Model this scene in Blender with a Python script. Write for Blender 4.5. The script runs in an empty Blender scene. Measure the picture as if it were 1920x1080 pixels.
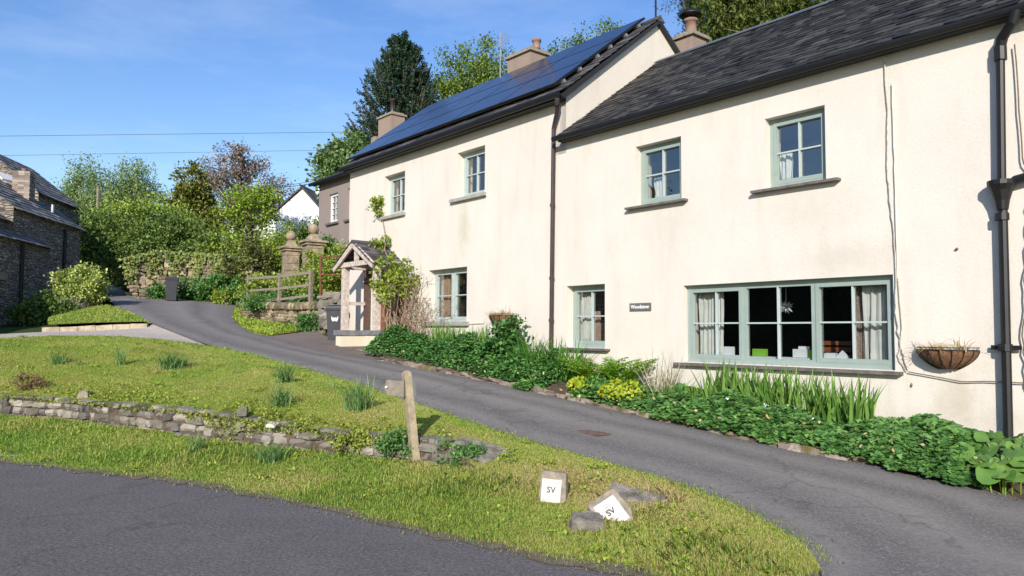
import bpy, math, random
import numpy as np
from mathutils import Vector, Matrix

random.seed(5)
RNG = np.random.default_rng(11)
SC = bpy.context.scene
COL = SC.collection

# ------------------------------------------------------------------ camera
F_PX, PITCH, ROLL = 1400.0, math.radians(3.4), math.radians(0.32)
cp, sp = math.cos(PITCH), math.sin(PITCH)
FW = np.array([0, cp, sp]); UP = np.array([0, -sp, cp]); RT = np.array([1.0, 0, 0])
R2 = math.cos(ROLL) * RT + math.sin(ROLL) * UP
U2 = -math.sin(ROLL) * RT + math.cos(ROLL) * UP
CAM = np.array([0, 0, 1.6])
cd = bpy.data.cameras.new('camera'); cam = bpy.data.objects.new('camera', cd); COL.objects.link(cam)
cd.sensor_width = 36.0; cd.lens = 36.0 * F_PX / 1920; cd.clip_start = 0.1; cd.clip_end = 2000
m = Matrix(((R2[0], U2[0], -FW[0], CAM[0]), (R2[1], U2[1], -FW[1], CAM[1]), (R2[2], U2[2], -FW[2], CAM[2]), (0, 0, 0, 1)))
cam.matrix_world = m
SC.camera = cam

# ------------------------------------------------------------------ light
SUN_EL = math.radians(24)
SUN_H = np.array([-0.15, -0.99]); SUN_H /= np.linalg.norm(SUN_H)
SUN = Vector((SUN_H[0] * math.cos(SUN_EL), SUN_H[1] * math.cos(SUN_EL), math.sin(SUN_EL)))
ld = bpy.data.lights.new('sun', 'SUN'); ld.energy = 4.1; ld.angle = math.radians(0.55); ld.color = (1.0, 0.945, 0.875)
sun = bpy.data.objects.new('sun', ld); COL.objects.link(sun)
sun.rotation_euler = SUN.to_track_quat('Z', 'Y').to_euler(); sun.location = SUN * 60
W = bpy.data.worlds.new('World'); SC.world = W; W.use_nodes = True
nt = W.node_tree; bg = nt.nodes['Background']
sky = nt.nodes.new('ShaderNodeTexSky'); sky.sky_type = 'NISHITA'; sky.sun_disc = False
sky.sun_elevation = SUN_EL; sky.sun_rotation = math.atan2(SUN_H[0], SUN_H[1])
sky.air_density = 1.25; sky.dust_density = 0.25; sky.ozone_density = 3.2; sky.altitude = 100
hs = nt.nodes.new('ShaderNodeHueSaturation'); hs.inputs['Saturation'].default_value = 1.20; hs.inputs['Hue'].default_value = .515
nt.links.new(sky.outputs[0], hs.inputs['Color'])
# thin high cirrus
tc = nt.nodes.new('ShaderNodeTexCoord'); mpw = nt.nodes.new('ShaderNodeMapping'); mpw.inputs['Scale'].default_value = (1.2, 1.2, 4.5); mpw.inputs['Rotation'].default_value = (0.25, 0.1, 0)
nz = nt.nodes.new('ShaderNodeTexNoise'); nz.inputs['Scale'].default_value = 2.2; nz.inputs['Detail'].default_value = 7; nz.inputs['Roughness'].default_value = .62
rw = nt.nodes.new('ShaderNodeValToRGB'); rw.color_ramp.elements[0].position = .50; rw.color_ramp.elements[1].position = .95; rw.color_ramp.elements[1].color = (.30, .30, .30, 1)
mw = nt.nodes.new('ShaderNodeMix'); mw.data_type = 'RGBA'; mw.inputs[7].default_value = (6.2, 6.6, 7.2, 1)
nt.links.new(tc.outputs['Generated'], mpw.inputs[0]); nt.links.new(mpw.outputs[0], nz.inputs['Vector']); nt.links.new(nz.outputs['Fac'], rw.inputs[0])
nt.links.new(rw.outputs[0], mw.inputs[0]); nt.links.new(hs.outputs[0], mw.inputs[6]); nt.links.new(mw.outputs[2], bg.inputs[0]); bg.inputs[1].default_value = 0.132
SC.view_settings.view_transform = 'Standard'; SC.view_settings.look = 'None'
SC.view_settings.exposure = 0.42; SC.view_settings.gamma = 1.0

# ------------------------------------------------------------------ frames of reference
A0 = math.radians(40)
DU = np.array([-math.sin(A0), math.cos(A0), 0]); NO = np.array([-math.cos(A0), -math.sin(A0), 0]); DIST = 9.75
ZZ = np.array([0, 0, 1.0])
def H(u, o, z):            # house frame: u along the front (to the left), o out of the wall, z up
    return DU * u + NO * (o - DIST) + ZZ * z
def ray(x, y): return FW + R2 * (x - 960) / F_PX - U2 * (y - 540) / F_PX
def at(x, y, Y):
    r = ray(x, y); return CAM + r * Y / r[1]
def zpl(x, y, z):
    r = ray(x, y); return CAM + r * (z - 1.6) / r[2]
def fac(x, y, off=0.0):
    r = ray(x, y); return CAM + r * ((-DIST + off) / (r @ NO))
def uo(P): return float(P @ DU), float(P @ NO + DIST)
GU = [-40, 1.5, 2.4, 4, 5.5, 7.2, 9.5, 12, 15, 17.5, 22, 25, 30, 34, 40, 60]
GZ = [0, 0.0, .02, .16, .27, .38, .59, .79, 1.0, 1.2, 1.6, 1.9, 2.55, 3.0, 3.6, 6]
def g(u): return float(np.interp(u, GU, GZ))
def lanepx(x, y, dz=0.0):
    r = ray(x, y); lo, hi = 3.0, 60.0
    for _ in range(50):
        mid = (lo + hi) / 2; P = CAM + r * mid / r[1]
        if P[2] > g(P @ DU) + dz: lo = mid
        else: hi = mid
    return CAM + r * lo / r[1]

# ------------------------------------------------------------------ object helpers
def root_loc(o):
    while o.parent is not None: o = o.parent
    return np.array(o.location)
def tag(o, label=None, cat=None, group=None, kind=None):
    if label: o['label'] = label
    if cat: o['category'] = cat
    if group: o['group'] = group
    if kind: o['kind'] = kind
    return o
def thing(name, label, cat, loc, group=None):
    o = bpy.data.objects.new(name, None); COL.objects.link(o); o.empty_display_size = 0.1
    o.location = Vector(loc); return tag(o, label, cat, group)
def mesh_np(name, V, Fc, mat, parent=None, loc=None, smooth=False):
    V = np.asarray(V, float)
    base = root_loc(parent) if parent is not None else (np.asarray(loc, float) if loc is not None else np.zeros(3))
    me = bpy.data.meshes.new(name)
    Vl = (V - base).astype(np.float32)
    if isinstance(Fc, np.ndarray):
        K, k = Fc.shape
        me.vertices.add(len(Vl)); me.vertices.foreach_set('co', Vl.ravel())
        me.loops.add(K * k); me.loops.foreach_set('vertex_index', Fc.astype(np.int32).ravel())
        me.polygons.add(K); me.polygons.foreach_set('loop_start', np.arange(0, K * k, k, dtype=np.int32))
        me.update(calc_edges=True)
    else:
        me.from_pydata(Vl.tolist(), [], Fc); me.update()
    if smooth: me.polygons.foreach_set('use_smooth', np.ones(len(me.polygons), bool))
    if mat is not None:
        for mm in (mat if isinstance(mat, (list, tuple)) else [mat]): me.materials.append(mm)
    o = bpy.data.objects.new(name, me); COL.objects.link(o)
    if parent is not None: o.parent = parent
    else: o.location = Vector(base)
    return o

CUBE_F = [(0, 3, 2, 1), (4, 5, 6, 7), (0, 1, 5, 4), (1, 2, 6, 5), (2, 3, 7, 6), (3, 0, 4, 7)]
# rock template
_g = [(x, y, z) for x in (-1, 0, 1) for y in (-1, 0, 1) for z in (-1, 0, 1) if (x, y, z) != (0, 0, 0)]
_gi = {p: i for i, p in enumerate(_g)}
ROCK_F = []
for ax in range(3):
    for s in (-1, 1):
        for i in (-1, 0):
            for j in (-1, 0):
                q = []
                for (di, dj) in ((0, 0), (1, 0), (1, 1), (0, 1)):
                    p = [0, 0, 0]; p[ax] = s; p[(ax + 1) % 3] = i + di; p[(ax + 2) % 3] = j + dj; q.append(_gi[tuple(p)])
                ROCK_F.append(tuple(q if s > 0 else q[::-1]))
ROCK_V = np.array(_g, float); ROCK_V /= ((np.abs(ROCK_V) ** 6).sum(1) ** (1 / 6))[:, None] ** 0.85

class MB:
    def __init__(s): s.v = []; s.f = []
    def add(s, V, Fc):
        b = len(s.v); s.v.extend([tuple(p) for p in V]); s.f.extend([tuple(b + i for i in q) for q in Fc]); return s
    def hexa(s, c8): return s.add(c8, CUBE_F)
    def hb(s, u0, u1, o0, o1, z0, z1):
        return s.hexa([H(u1, o1, z0), H(u1, o0, z0), H(u0, o0, z0), H(u0, o1, z0), H(u1, o1, z1), H(u1, o0, z1), H(u0, o0, z1), H(u0, o1, z1)][::1])
    def box(s, c, sx, sy, sz, ang=0.0, M=None):
        c = np.asarray(c, float)
        if M is None: M = np.array([[math.cos(ang), -math.sin(ang), 0], [math.sin(ang), math.cos(ang), 0], [0, 0, 1]])
        P = [(-1, -1, -1), (1, -1, -1), (1, 1, -1), (-1, 1, -1), (-1, -1, 1), (1, -1, 1), (1, 1, 1), (-1, 1, 1)]
        return s.hexa([c + M @ (np.array(p) * np.array([sx, sy, sz]) / 2) for p in P])
    def bar(s, a, b, w, t, up=(0, 0, 1)):
        a = np.asarray(a, float); b = np.asarray(b, float); d = b - a; L = np.linalg.norm(d); d = d / L
        up = np.asarray(up, float); x = np.cross(d, up); x /= np.linalg.norm(x); y = np.cross(x, d)
        return s.box((a + b) / 2, w, L, t, M=np.array([x, d, y]).T)
    def quad(s, a, b, c, d): return s.add([a, b, c, d], [(0, 1, 2, 3)])
    def tube(s, pts, r, n=8, caps=True):
        pts = [np.asarray(p, float) for p in pts]; k = len(pts)
        rs = list(r) if isinstance(r, (list, tuple, np.ndarray)) else [r] * k
        V = []; x = None
        for i, p in enumerate(pts):
            t = pts[min(i + 1, k - 1)] - pts[max(i - 1, 0)]; t = t / (np.linalg.norm(t) + 1e-9)
            if x is None:
                a = np.array([0, 0, 1.0]) if abs(t[2]) < .9 else np.array([1.0, 0, 0]); x = np.cross(a, t)
            x = x - t * (x @ t); x /= np.linalg.norm(x) + 1e-9; y = np.cross(t, x)
            for j in range(n):
                q = 2 * math.pi * j / n; V.append(p + rs[i] * (x * math.cos(q) + y * math.sin(q)))
        Fc = []
        for i in range(k - 1):
            for j in range(n): Fc.append((i * n + j, i * n + (j + 1) % n, (i + 1) * n + (j + 1) % n, (i + 1) * n + j))
        if caps: Fc.append(tuple(range(n - 1, -1, -1))); Fc.append(tuple((k - 1) * n + j for j in range(n)))
        return s.add(V, Fc)
    def lathe(s, c, prof, n=16):   # prof: (r, z)
        c = np.asarray(c, float); V = []; Fc = []
        for (r, z) in prof:
            for j in range(n):
                q = 2 * math.pi * j / n; V.append(c + np.array([r * math.cos(q), r * math.sin(q), z]))
        for i in range(len(prof) - 1):
            for j in range(n): Fc.append((i * n + j, i * n + (j + 1) % n, (i + 1) * n + (j + 1) % n, (i + 1) * n + j))
        Fc.append(tuple(range(n - 1, -1, -1))); Fc.append(tuple((len(prof) - 1) * n + j for j in range(n)))
        return s.add(V, Fc)
    def prism(s, poly, vec):
        poly = [np.asarray(p, float) for p in poly]; k = len(poly); vec = np.asarray(vec, float)
        return s.add(poly + [p + vec for p in poly], [tuple(range(k - 1, -1, -1)), tuple(range(k, 2 * k))] + [(i, (i + 1) % k, k + (i + 1) % k, k + i) for i in range(k)])
    def rock(s, c, ax, ay, az, size, jit=0.12):
        V = ROCK_V * (np.array(size) / 2) * (1 + RNG.uniform(-jit, jit, (26, 3)))
        M = np.array([ax, ay, az]).T
        return s.add(np.asarray(c) + V @ M.T, ROCK_F)
    def build(s, name, mat, parent=None, loc=None, smooth=False):
        return mesh_np(name, np.array(s.v), s.f, mat, parent, loc, smooth)

# ------------------------------------------------------------------ materials
def newmat(name):
    mt = bpy.data.materials.new(name); mt.use_nodes = True
    n = mt.node_tree; b = n.nodes['Principled BSDF']; return mt, n, b
def N(n, t, **k):
    o = n.nodes.new(t)
    for a, v in k.items():
        if hasattr(o, a): setattr(o, a, v)
    return o
def ramp(n, fac, stops):
    r = N(n, 'ShaderNodeValToRGB'); e = r.color_ramp.elements
    while len(e) < len(stops): e.new(0.5)
    for i, (p, c) in enumerate(stops): e[i].position = p; e[i].color = (*c, 1)
    n.links.new(fac, r.inputs[0]); return r.outputs[0]
def noise(n, scale, detail=4, rough=.55, coord=None, vscale=None):
    t = N(n, 'ShaderNodeTexNoise'); t.inputs['Scale'].default_value = scale; t.inputs['Detail'].default_value = detail; t.inputs['Roughness'].default_value = rough
    if coord is None:
        gm = N(n, 'ShaderNodeNewGeometry'); coord = gm.outputs['Position']
    if vscale is not None:
        mp = N(n, 'ShaderNodeMapping'); mp.inputs['Scale'].default_value = vscale
        if len(vscale) == 3: n.links.new(coord, mp.inputs[0]); coord = mp.outputs[0]
    n.links.new(coord, t.inputs['Vector']); return t.outputs['Fac']
def mixc(n, f, a, b, mode='MIX'):
    mx = N(n, 'ShaderNodeMix'); mx.data_type = 'RGBA'; mx.blend_type = mode
    for s, v in ((0, f), (6, a), (7, b)):
        if isinstance(v, (int, float)): mx.inputs[s].default_value = v
        elif isinstance(v, tuple): mx.inputs[s].default_value = (*v, 1)
        else: n.links.new(v, mx.inputs[s])
    return mx.outputs[2]
def bump(n, b, h, strength, dist):
    bp = N(n, 'ShaderNodeBump'); bp.inputs['Strength'].default_value = strength; bp.inputs['Distance'].default_value = dist
    n.links.new(h, bp.inputs['Height']); n.links.new(bp.outputs[0], b.inputs['Normal'])
def math_n(n, op, a, b=None):
    mt = N(n, 'ShaderNodeMath'); mt.operation = op
    for i, v in enumerate((a, b)):
        if v is None: continue
        if isinstance(v, (int, float)): mt.inputs[i].default_value = v
        else: n.links.new(v, mt.inputs[i])
    return mt.outputs[0]
def plain(name, col, rough=.6, metal=0.0, var=.25, scale=6.0, bmp=0.0, spec=.5):
    mt, n, b = newmat(name)
    f = noise(n, scale, 5)
    c = ramp(n, f, [(.3, tuple(x * (1 - var) for x in col)), (.7, tuple(min(1, x * (1 + var)) for x in col))])
    n.links.new(c, b.inputs['Base Color']); b.inputs['Roughness'].default_value = rough; b.inputs['Metallic'].default_value = metal
    b.inputs['Specular IOR Level'].default_value = spec
    if bmp: bump(n, b, noise(n, scale * 8, 4), bmp, .01)
    return mt
def island_mat(name, stops, rough=.85, nscale=9.0, moss=None, bmp=.5):   # each loose piece its own tone
    mt, n, b = newmat(name)
    gm = N(n, 'ShaderNodeNewGeometry')
    f = math_n(n, 'ADD', math_n(n, 'MULTIPLY', gm.outputs['Random Per Island'], .7), math_n(n, 'MULTIPLY', noise(n, nscale, 6, .65), .45))
    c = ramp(n, f, stops)
    if moss:
        mm = ramp(n, noise(n, 2.2, 5, .65), [(.52, (0, 0, 0)), (.62, (1, 1, 1))])
        c = mixc(n, math_n(n, 'MULTIPLY', mm, moss[1]), c, moss[0])
    n.links.new(c, b.inputs['Base Color']); b.inputs['Roughness'].default_value = rough
    b.inputs['Specular IOR Level'].default_value = .25
    bump(n, b, noise(n, nscale * 4, 6, .65), bmp, .02)
    return mt
def leafmat(name, c0, c1, c2, trans=.3, rough=.5, clump=1.2, spec=.3, gain=1.6):
    c0, c1, c2 = [tuple(min(.8, x * gain) for x in c) for c in (c0, c1, c2)]
    mt, n, b = newmat(name)
    gm = N(n, 'ShaderNodeNewGeometry')
    f = math_n(n, 'ADD', math_n(n, 'MULTIPLY', gm.outputs['Random Per Island'], .55), math_n(n, 'MULTIPLY', noise(n, clump, 3), .55))
    c = ramp(n, f, [(.2, c0), (.52, c1), (.85, c2)])
    n.links.new(c, b.inputs['Base Color']); b.inputs['Roughness'].default_value = rough; b.inputs['Specular IOR Level'].default_value = spec
    tr = N(n, 'ShaderNodeBsdfTranslucent'); n.links.new(mixc(n, .5, c, (1.0, 1.0, .35), 'MULTIPLY'), tr.inputs[0])
    mx = N(n, 'ShaderNodeMixShader'); mx.inputs[0].default_value = trans
    out = n.nodes['Material Output']
    n.links.new(b.outputs[0], mx.inputs[1]); n.links.new(tr.outputs[0], mx.inputs[2]); n.links.new(mx.outputs[0], out.inputs[0])
    return mt

def render_mat(name, col, dirt, amount=1.0, rgh=1.0, stains=()):   # roughcast, limewashed
    mt, n, b = newmat(name)
    c = ramp(n, noise(n, .9, 6, .6), [(.3, tuple(x * .93 for x in col)), (.65, col)])
    # vertical weather streaks and blotches of their own shape
    st = noise(n, 1.0, 6, .62, vscale=(2.6, 2.6, .45))
    sm = ramp(n, st, [(.50, (0, 0, 0)), (.74, (1, 1, 1))])
    fine = ramp(n, noise(n, 38, 4, .7), [(.40, (0, 0, 0)), (.75, (1, 1, 1))])
    f = math_n(n, 'MULTIPLY', sm, math_n(n, 'ADD', math_n(n, 'MULTIPLY', fine, .6), .25))
    c = mixc(n, math_n(n, 'MULTIPLY', f, .58 * amount), c, dirt)
    grn = ramp(n, noise(n, 55, 3, .8), [(.36, (1, 1, 1)), (.50, (0, 0, 0))]); c = mixc(n, math_n(n, 'MULTIPLY', grn, .22 * amount), c, dirt)
    pit = ramp(n, noise(n, 26, 5, .7), [(.26, (1, 1, 1)), (.36, (0, 0, 0))])
    c = mixc(n, math_n(n, 'MULTIPLY', pit, .35 * amount), c, tuple(x * .8 for x in dirt))
    for (P_, rx, a, cc) in stains:
        gm = N(n, 'ShaderNodeNewGeometry'); mp = N(n, 'ShaderNodeMapping'); mp.inputs['Location'].default_value = tuple(-float(v) / rx[i] for i, v in enumerate(P_)); mp.inputs['Scale'].default_value = tuple(1 / v for v in rx)
        n.links.new(gm.outputs['Position'], mp.inputs[0]); ln_ = N(n, 'ShaderNodeVectorMath'); ln_.operation = 'LENGTH'; n.links.new(mp.outputs[0], ln_.inputs[0])
        k = ramp(n, math_n(n, 'ADD', ln_.outputs['Value'], math_n(n, 'MULTIPLY', math_n(n, 'SUBTRACT', noise(n, 5, 6, .7), .5), 1.6)), [(.15, (1, 1, 1)), (1.0, (0, 0, 0))])
        c = mixc(n, math_n(n, 'MULTIPLY', k, a), c, cc)
    n.links.new(c, b.inputs['Base Color']); b.inputs['Roughness'].default_value = .93; b.inputs['Specular IOR Level'].default_value = .15
    h = math_n(n, 'ADD', math_n(n, 'MULTIPLY', noise(n, 30, 6, .75), .8), math_n(n, 'MULTIPLY', noise(n, 5, 4), .5))
    bump(n, b, h, .30 * rgh, .018)
    return mt

M = {}
M['cream'] = render_mat('cream_roughcast', (.742, .678, .592), (.45, .405, .31), stains=[
    (H(3.42, 0, .82), (.33, .33, .40), .42, (.40, .33, .2)), (H(3.1, 0, .62), (1.2, 1.2, .22), .2, (.42, .34, .22)), (H(13.3, 0, 3.9), (.28, .28, .75), .42, (.42, .42, .22)),
    (H(4.7, 0, 2.62), (.9, .9, .30), .32, (.48, .43, .33)), (H(5.2, 0, 3.3), (.8, .8, .5), .25, (.5, .44, .34)), (H(7.7, 0, 3.4), (.7, .7, .45), .22, (.5, .45, .36)), (H(16.3, 0, 4.1), (.5, .5, .6), .2, (.5, .47, .3))])
M['cream2'] = render_mat('cream_roughcast_gable', (.735, .66, .555), (.44, .38, .28), 1.1, 1.7)
M['porchwall'] = render_mat('cream_smooth', (.74, .66, .50), (.5, .44, .3), .6, .4)
M['greyrend'] = render_mat('grey_render', (.30, .245, .215), (.14, .12, .11), 1.3, .6)
M['white'] = render_mat('white_render', (.80, .80, .80), (.6, .6, .58), .5, .4)
M['chim'] = render_mat('chimney_render', (.34, .255, .20), (.13, .11, .09), 1.3, .7)
M['slate'] = island_mat('slate', [(.15, (.014, .013, .012)), (.55, (.036, .034, .033)), (1.0, (.095, .088, .082))], .62, 5, ((.05, .055, .03), .22), .5)
M['slate2'] = island_mat('old_slate', [(.15, (.035, .033, .034)), (.6, (.075, .070, .072)), (1.0, (.15, .14, .14))], .8, 5, ((.11, .10, .07), .5), .5)
M['slate3'] = island_mat('lichened_slate', [(.15, (.11, .104, .10)), (.6, (.20, .19, .182)), (1.0, (.34, .32, .30))], .85, 5, ((.22, .20, .15), .55), .5)
M['ridge'] = plain('ridge_tile', (.13, .15, .18), .55, var=.25)
M['frame'] = plain('sage_paint', (.30, .365, .325), .45, var=.06)
M['frame2'] = plain('pale_sage_paint', (.42, .49, .455), .45, var=.06)
M['bead'] = plain('pale_bar_paint', (.46, .52, .50), .45, var=.05)
M['sill'] = plain('slate_sill', (.14, .12, .11), .7, var=.35, scale=9, bmp=.3)
M['sill2'] = plain('painted_sill', (.36, .34, .30), .7, var=.2, scale=9, bmp=.2)
M['black'] = plain('black_iron', (.008, .0075, .0075), .5, var=.3)
M['brownpipe'] = plain('brown_pipe', (.045, .030, .030), .4, var=.2)
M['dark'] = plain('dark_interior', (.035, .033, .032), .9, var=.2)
M['fascia'] = plain('dark_fascia', (.02, .02, .02), .6)
M['oak'] = plain('weathered_oak', (.56, .47, .40), .8, var=.3, scale=12, bmp=.4)
M['oak_shade'] = plain('shaded_oak', (.10, .06, .045), .75, var=.3, scale=12)  # darker copy of the oak, shade at the rear posts put into the colour
M['door'] = plain('brown_door', (.22, .09, .05), .6, var=.25, scale=10)
M['greywood'] = plain('grey_fence_wood', (.25, .205, .15), .85, var=.3, scale=14, bmp=.4)
M['signwood'] = plain('sign_post_wood', (.36, .29, .185), .8, var=.25, scale=18, bmp=.3)
M['signboard'] = plain('silvered_board', (.25, .21, .16), .85, var=.2, scale=18, bmp=.3)
M['rust'] = plain('rusty_steel', (.16, .055, .03), .8, var=.35, scale=12, bmp=.3)
M['bark'] = plain('bark', (.10, .08, .06), .95, var=.4, scale=8, bmp=.6)
M['barkpale'] = plain('pale_bark', (.30, .26, .20), .9, var=.35, scale=6, bmp=.4)
M['twig'] = plain('dry_twig', (.30, .20, .13), .9, var=.35, scale=14)
M['bin'] = plain('wheelie_bin_plastic', (.035, .035, .042), .5, var=.15)
M['binlid'] = plain('wheelie_bin_lid', (.03, .03, .036), .45, var=.15)
M['whiteplastic'] = plain('white_enamel', (.78, .76, .72), .4, var=.04)
M['plaque'] = plain('white_plaque', (.58, .54, .48), .6, var=.2, scale=16)
M['ink'] = plain('black_lettering', (.06, .06, .06), .6)
M['greyink'] = plain('faded_lettering', (.42, .40, .38), .7)
M['conc'] = plain('rough_concrete', (.30, .25, .19), .95, var=.4, scale=14, bmp=.9)
M['kerbstone'] = plain('sandstone_kerb', (.44, .36, .25), .9, var=.3, scale=7, bmp=.5)
M['rock'] = plain('lichen_rock', (.20, .175, .14), .95, var=.55, scale=9, bmp=1.0)
M['stone'] = island_mat('wall_stone', [(.15, (.085, .075, .065)), (.55, (.215, .19, .16)), (1.0, (.43, .38, .31))], .9, 9, ((.09, .10, .03), .35), .8)
M['stonew'] = island_mat('warm_wall_stone', [(.15, (.11, .09, .065)), (.55, (.28, .22, .145)), (1.0, (.50, .40, .27))], .9, 8, ((.10, .11, .035), .4), .8)
M['mossy'] = island_mat('mossy_kerb_stone', [(.15, (.12, .09, .06)), (.55, (.25, .20, .15)), (1.0, (.42, .36, .29))], .9, 9, ((.13, .10, .02), .85), .8)
M['pier'] = plain('sandstone_pier', (.30, .235, .155), .9, var=.45, scale=6, bmp=.6)
M['rattan'] = plain('coir_liner', (.20, .10, .05), .95, var=.45, scale=30, bmp=.8)
M['curtain'] = plain('white_curtain', (.72, .71, .66), .9, var=.08)
M['curtainb'] = plain('beige_curtain', (.55, .47, .36), .9, var=.15, scale=14)
M['curtainp'] = plain('patterned_curtain', (.30, .22, .18), .9, var=.5, scale=40)
M['curtainr'] = plain('pinkish_curtain', (.40, .27, .20), .9, var=.25, scale=20)
M['card'] = plain('white_card', (.82, .83, .85), .6, var=.03)
M['green'] = plain('lime_card', (.25, .55, .05), .6, var=.06)
M['pine'] = plain('orange_wood', (.32, .10, .04), .5, var=.2)
M['brick'] = island_mat('brick', [(.15, (.16, .12, .10)), (.55, (.27, .21, .17)), (1.0, (.46, .39, .32))], .9, 9)
M['soil'] = plain('bed_soil', (.10, .07, .045), .95, var=.5, scale=12, bmp=.8)
M['clay'] = plain('clay_pot', (.27, .165, .115), .8, var=.25)
M['alu'] = plain('aerial_metal', (.45, .45, .46), .4, metal=.6, var=.1)
M['cable'] = plain('painted_cable', (.50, .44, .36), .7, var=.3, scale=15)
M['cabled'] = plain('brown_cable', (.17, .12, .08), .8, var=.3, scale=15)
M['wire'] = plain('overhead_cable', (.07, .08, .11), .6)

def glass():
    mt, n, b = newmat('window_glass'); out = n.nodes['Material Output']; n.nodes.remove(b)
    gm = N(n, 'ShaderNodeNewGeometry'); vm = N(n, 'ShaderNodeVectorMath'); vm.operation = 'DOT_PRODUCT'
    n.links.new(gm.outputs['Normal'], vm.inputs[0]); n.links.new(gm.outputs['Incoming'], vm.inputs[1])
    fz = math_n(n, 'ADD', math_n(n, 'MULTIPLY', math_n(n, 'POWER', math_n(n, 'SUBTRACT', 1.0, math_n(n, 'ABSOLUTE', vm.outputs['Value'])), 4.0), .7), .26)
    tr = N(n, 'ShaderNodeBsdfTransparent'); tr.inputs[0].default_value = (.88, .91, .90, 1)
    gl = N(n, 'ShaderNodeBsdfGlossy'); gl.inputs['Roughness'].default_value = .01
    bp = N(n, 'ShaderNodeBump'); bp.inputs['Strength'].default_value = .12; bp.inputs['Distance'].default_value = .02
    n.links.new(noise(n, 2.5, 1), bp.inputs['Height']); n.links.new(bp.outputs[0], gl.inputs['Normal'])
    mx = N(n, 'ShaderNodeMixShader'); n.links.new(fz, mx.inputs[0])
    n.links.new(tr.outputs[0], mx.inputs[1]); n.links.new(gl.outputs[0], mx.inputs[2]); n.links.new(mx.outputs[0], out.inputs[0])
    return mt
M['glass'] = glass()
def solar():
    mt, n, b = newmat('solar_cells')
    b.inputs['Base Color'].default_value = (.014, .024, .060, 1); b.inputs['Roughness'].default_value = .22; b.inputs['IOR'].default_value = 1.42
    return mt
M['solar'] = solar()

def asphalt(name, base, var, speck, tracks=None, along=None):
    mt, n, b = newmat(name)
    gm = N(n, 'ShaderNodeNewGeometry')
    mp = N(n, 'ShaderNodeMapping'); mp.inputs['Rotation'].default_value = (0, 0, -(along or 0.0)); n.links.new(gm.outputs['Position'], mp.inputs[0])
    m2 = N(n, 'ShaderNodeMapping'); m2.inputs['Scale'].default_value = (.16, 1.3, 1); n.links.new(mp.outputs[0], m2.inputs[0])
    k = lambda f: tuple(min(1, x * f) for x in base)
    c = ramp(n, noise(n, 1.0, 5, .6, m2.outputs[0]), [(.32, k(.72)), (.5, k(1.0)), (.68, k(1.32))])          # wear along the way of travel
    c = mixc(n, .55, c, ramp(n, noise(n, 2.6, 7, .75), [(.32, k(.62)), (.5, k(1.0)), (.66, k(1.45))]))       # blotches
    c = mixc(n, .62, c, ramp(n, noise(n, 36, 4, .85), [(.34, k(.35)), (.5, k(1.0)), (.66, k(2.1))]))         # aggregate
    sp_ = ramp(n, noise(n, 19, 3, .6), [(.66, (0, 0, 0)), (.72, (1, 1, 1))])
    c = mixc(n, math_n(n, 'MULTIPLY', sp_, .6), c, speck)
    if tracks:   # worn wheel tracks that run along the lane
        uvn = N(n, 'ShaderNodeAttribute'); uvn.attribute_name = 'across'
        w = math_n(n, 'ADD', uvn.outputs['Fac'], math_n(n, 'MULTIPLY', math_n(n, 'SUBTRACT', noise(n, .8, 5), .5), .20))
        t = ramp(n, w, [(0.0, (.25,) * 3), (.10, (.8,) * 3), (.24, (.0,) * 3), (.40, (.55,) * 3), (.52, (1.0,) * 3), (.66, (.0,) * 3), (.80, (.75,) * 3), (1.0, (.0,) * 3)])
        c = mixc(n, math_n(n, 'MULTIPLY', math_n(n, 'MULTIPLY', t, noise(n, 14, 4, .8)), 1.2), c, tracks)
    vo = N(n, 'ShaderNodeTexVoronoi'); vo.feature = 'DISTANCE_TO_EDGE'; vo.inputs['Scale'].default_value = .55
    wv = N(n, 'ShaderNodeTexNoise'); wv.inputs['Scale'].default_value = 1.7; wv.inputs['Detail'].default_value = 6
    vm = N(n, 'ShaderNodeVectorMath'); vm.operation = 'ADD'; n.links.new(gm.outputs['Position'], wv.inputs['Vector'])
    n.links.new(gm.outputs['Position'], vm.inputs[0]); n.links.new(wv.outputs['Color'], vm.inputs[1]); n.links.new(vm.outputs[0], vo.inputs['Vector'])
    cr_ = ramp(n, vo.outputs['Distance'], [(0.004, (1, 1, 1)), (.016, (0, 0, 0))]); gate = ramp(n, noise(n, .5, 3), [(.50, (0, 0, 0)), (.58, (1, 1, 1))])
    c = mixc(n, math_n(n, 'MULTIPLY', math_n(n, 'MULTIPLY', cr_, gate), .38), c, k(.4))
    pt = ramp(n, noise(n, 1.1, 7, .7), [(.60, (0, 0, 0)), (.64, (1, 1, 1))])
    c = mixc(n, math_n(n, 'MULTIPLY', pt, .30), c, k(.5))
    n.links.new(c, b.inputs['Base Color']); b.inputs['Roughness'].default_value = .94; b.inputs['Specular IOR Level'].default_value = .12
    bump(n, b, math_n(n, 'ADD', noise(n, 70, 4, .8), noise(n, 22, 3, .7)), .8, .014)
    return mt
M['road'] = asphalt('road_asphalt', (.172, .155, .147), .2, (.34, .32, .29), None, 2.53)
M['lane'] = asphalt('lane_asphalt', (.185, .170, .158), .18, (.38, .35, .32), (.34, .31, .28), 2.27)
M['drive'] = asphalt('driveway_tarmac', (.56, .475, .395), .12, (.34, .31, .27))
M['apron'] = asphalt('apron_setts', (.205, .168, .145), .25, (.2, .18, .16))
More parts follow.
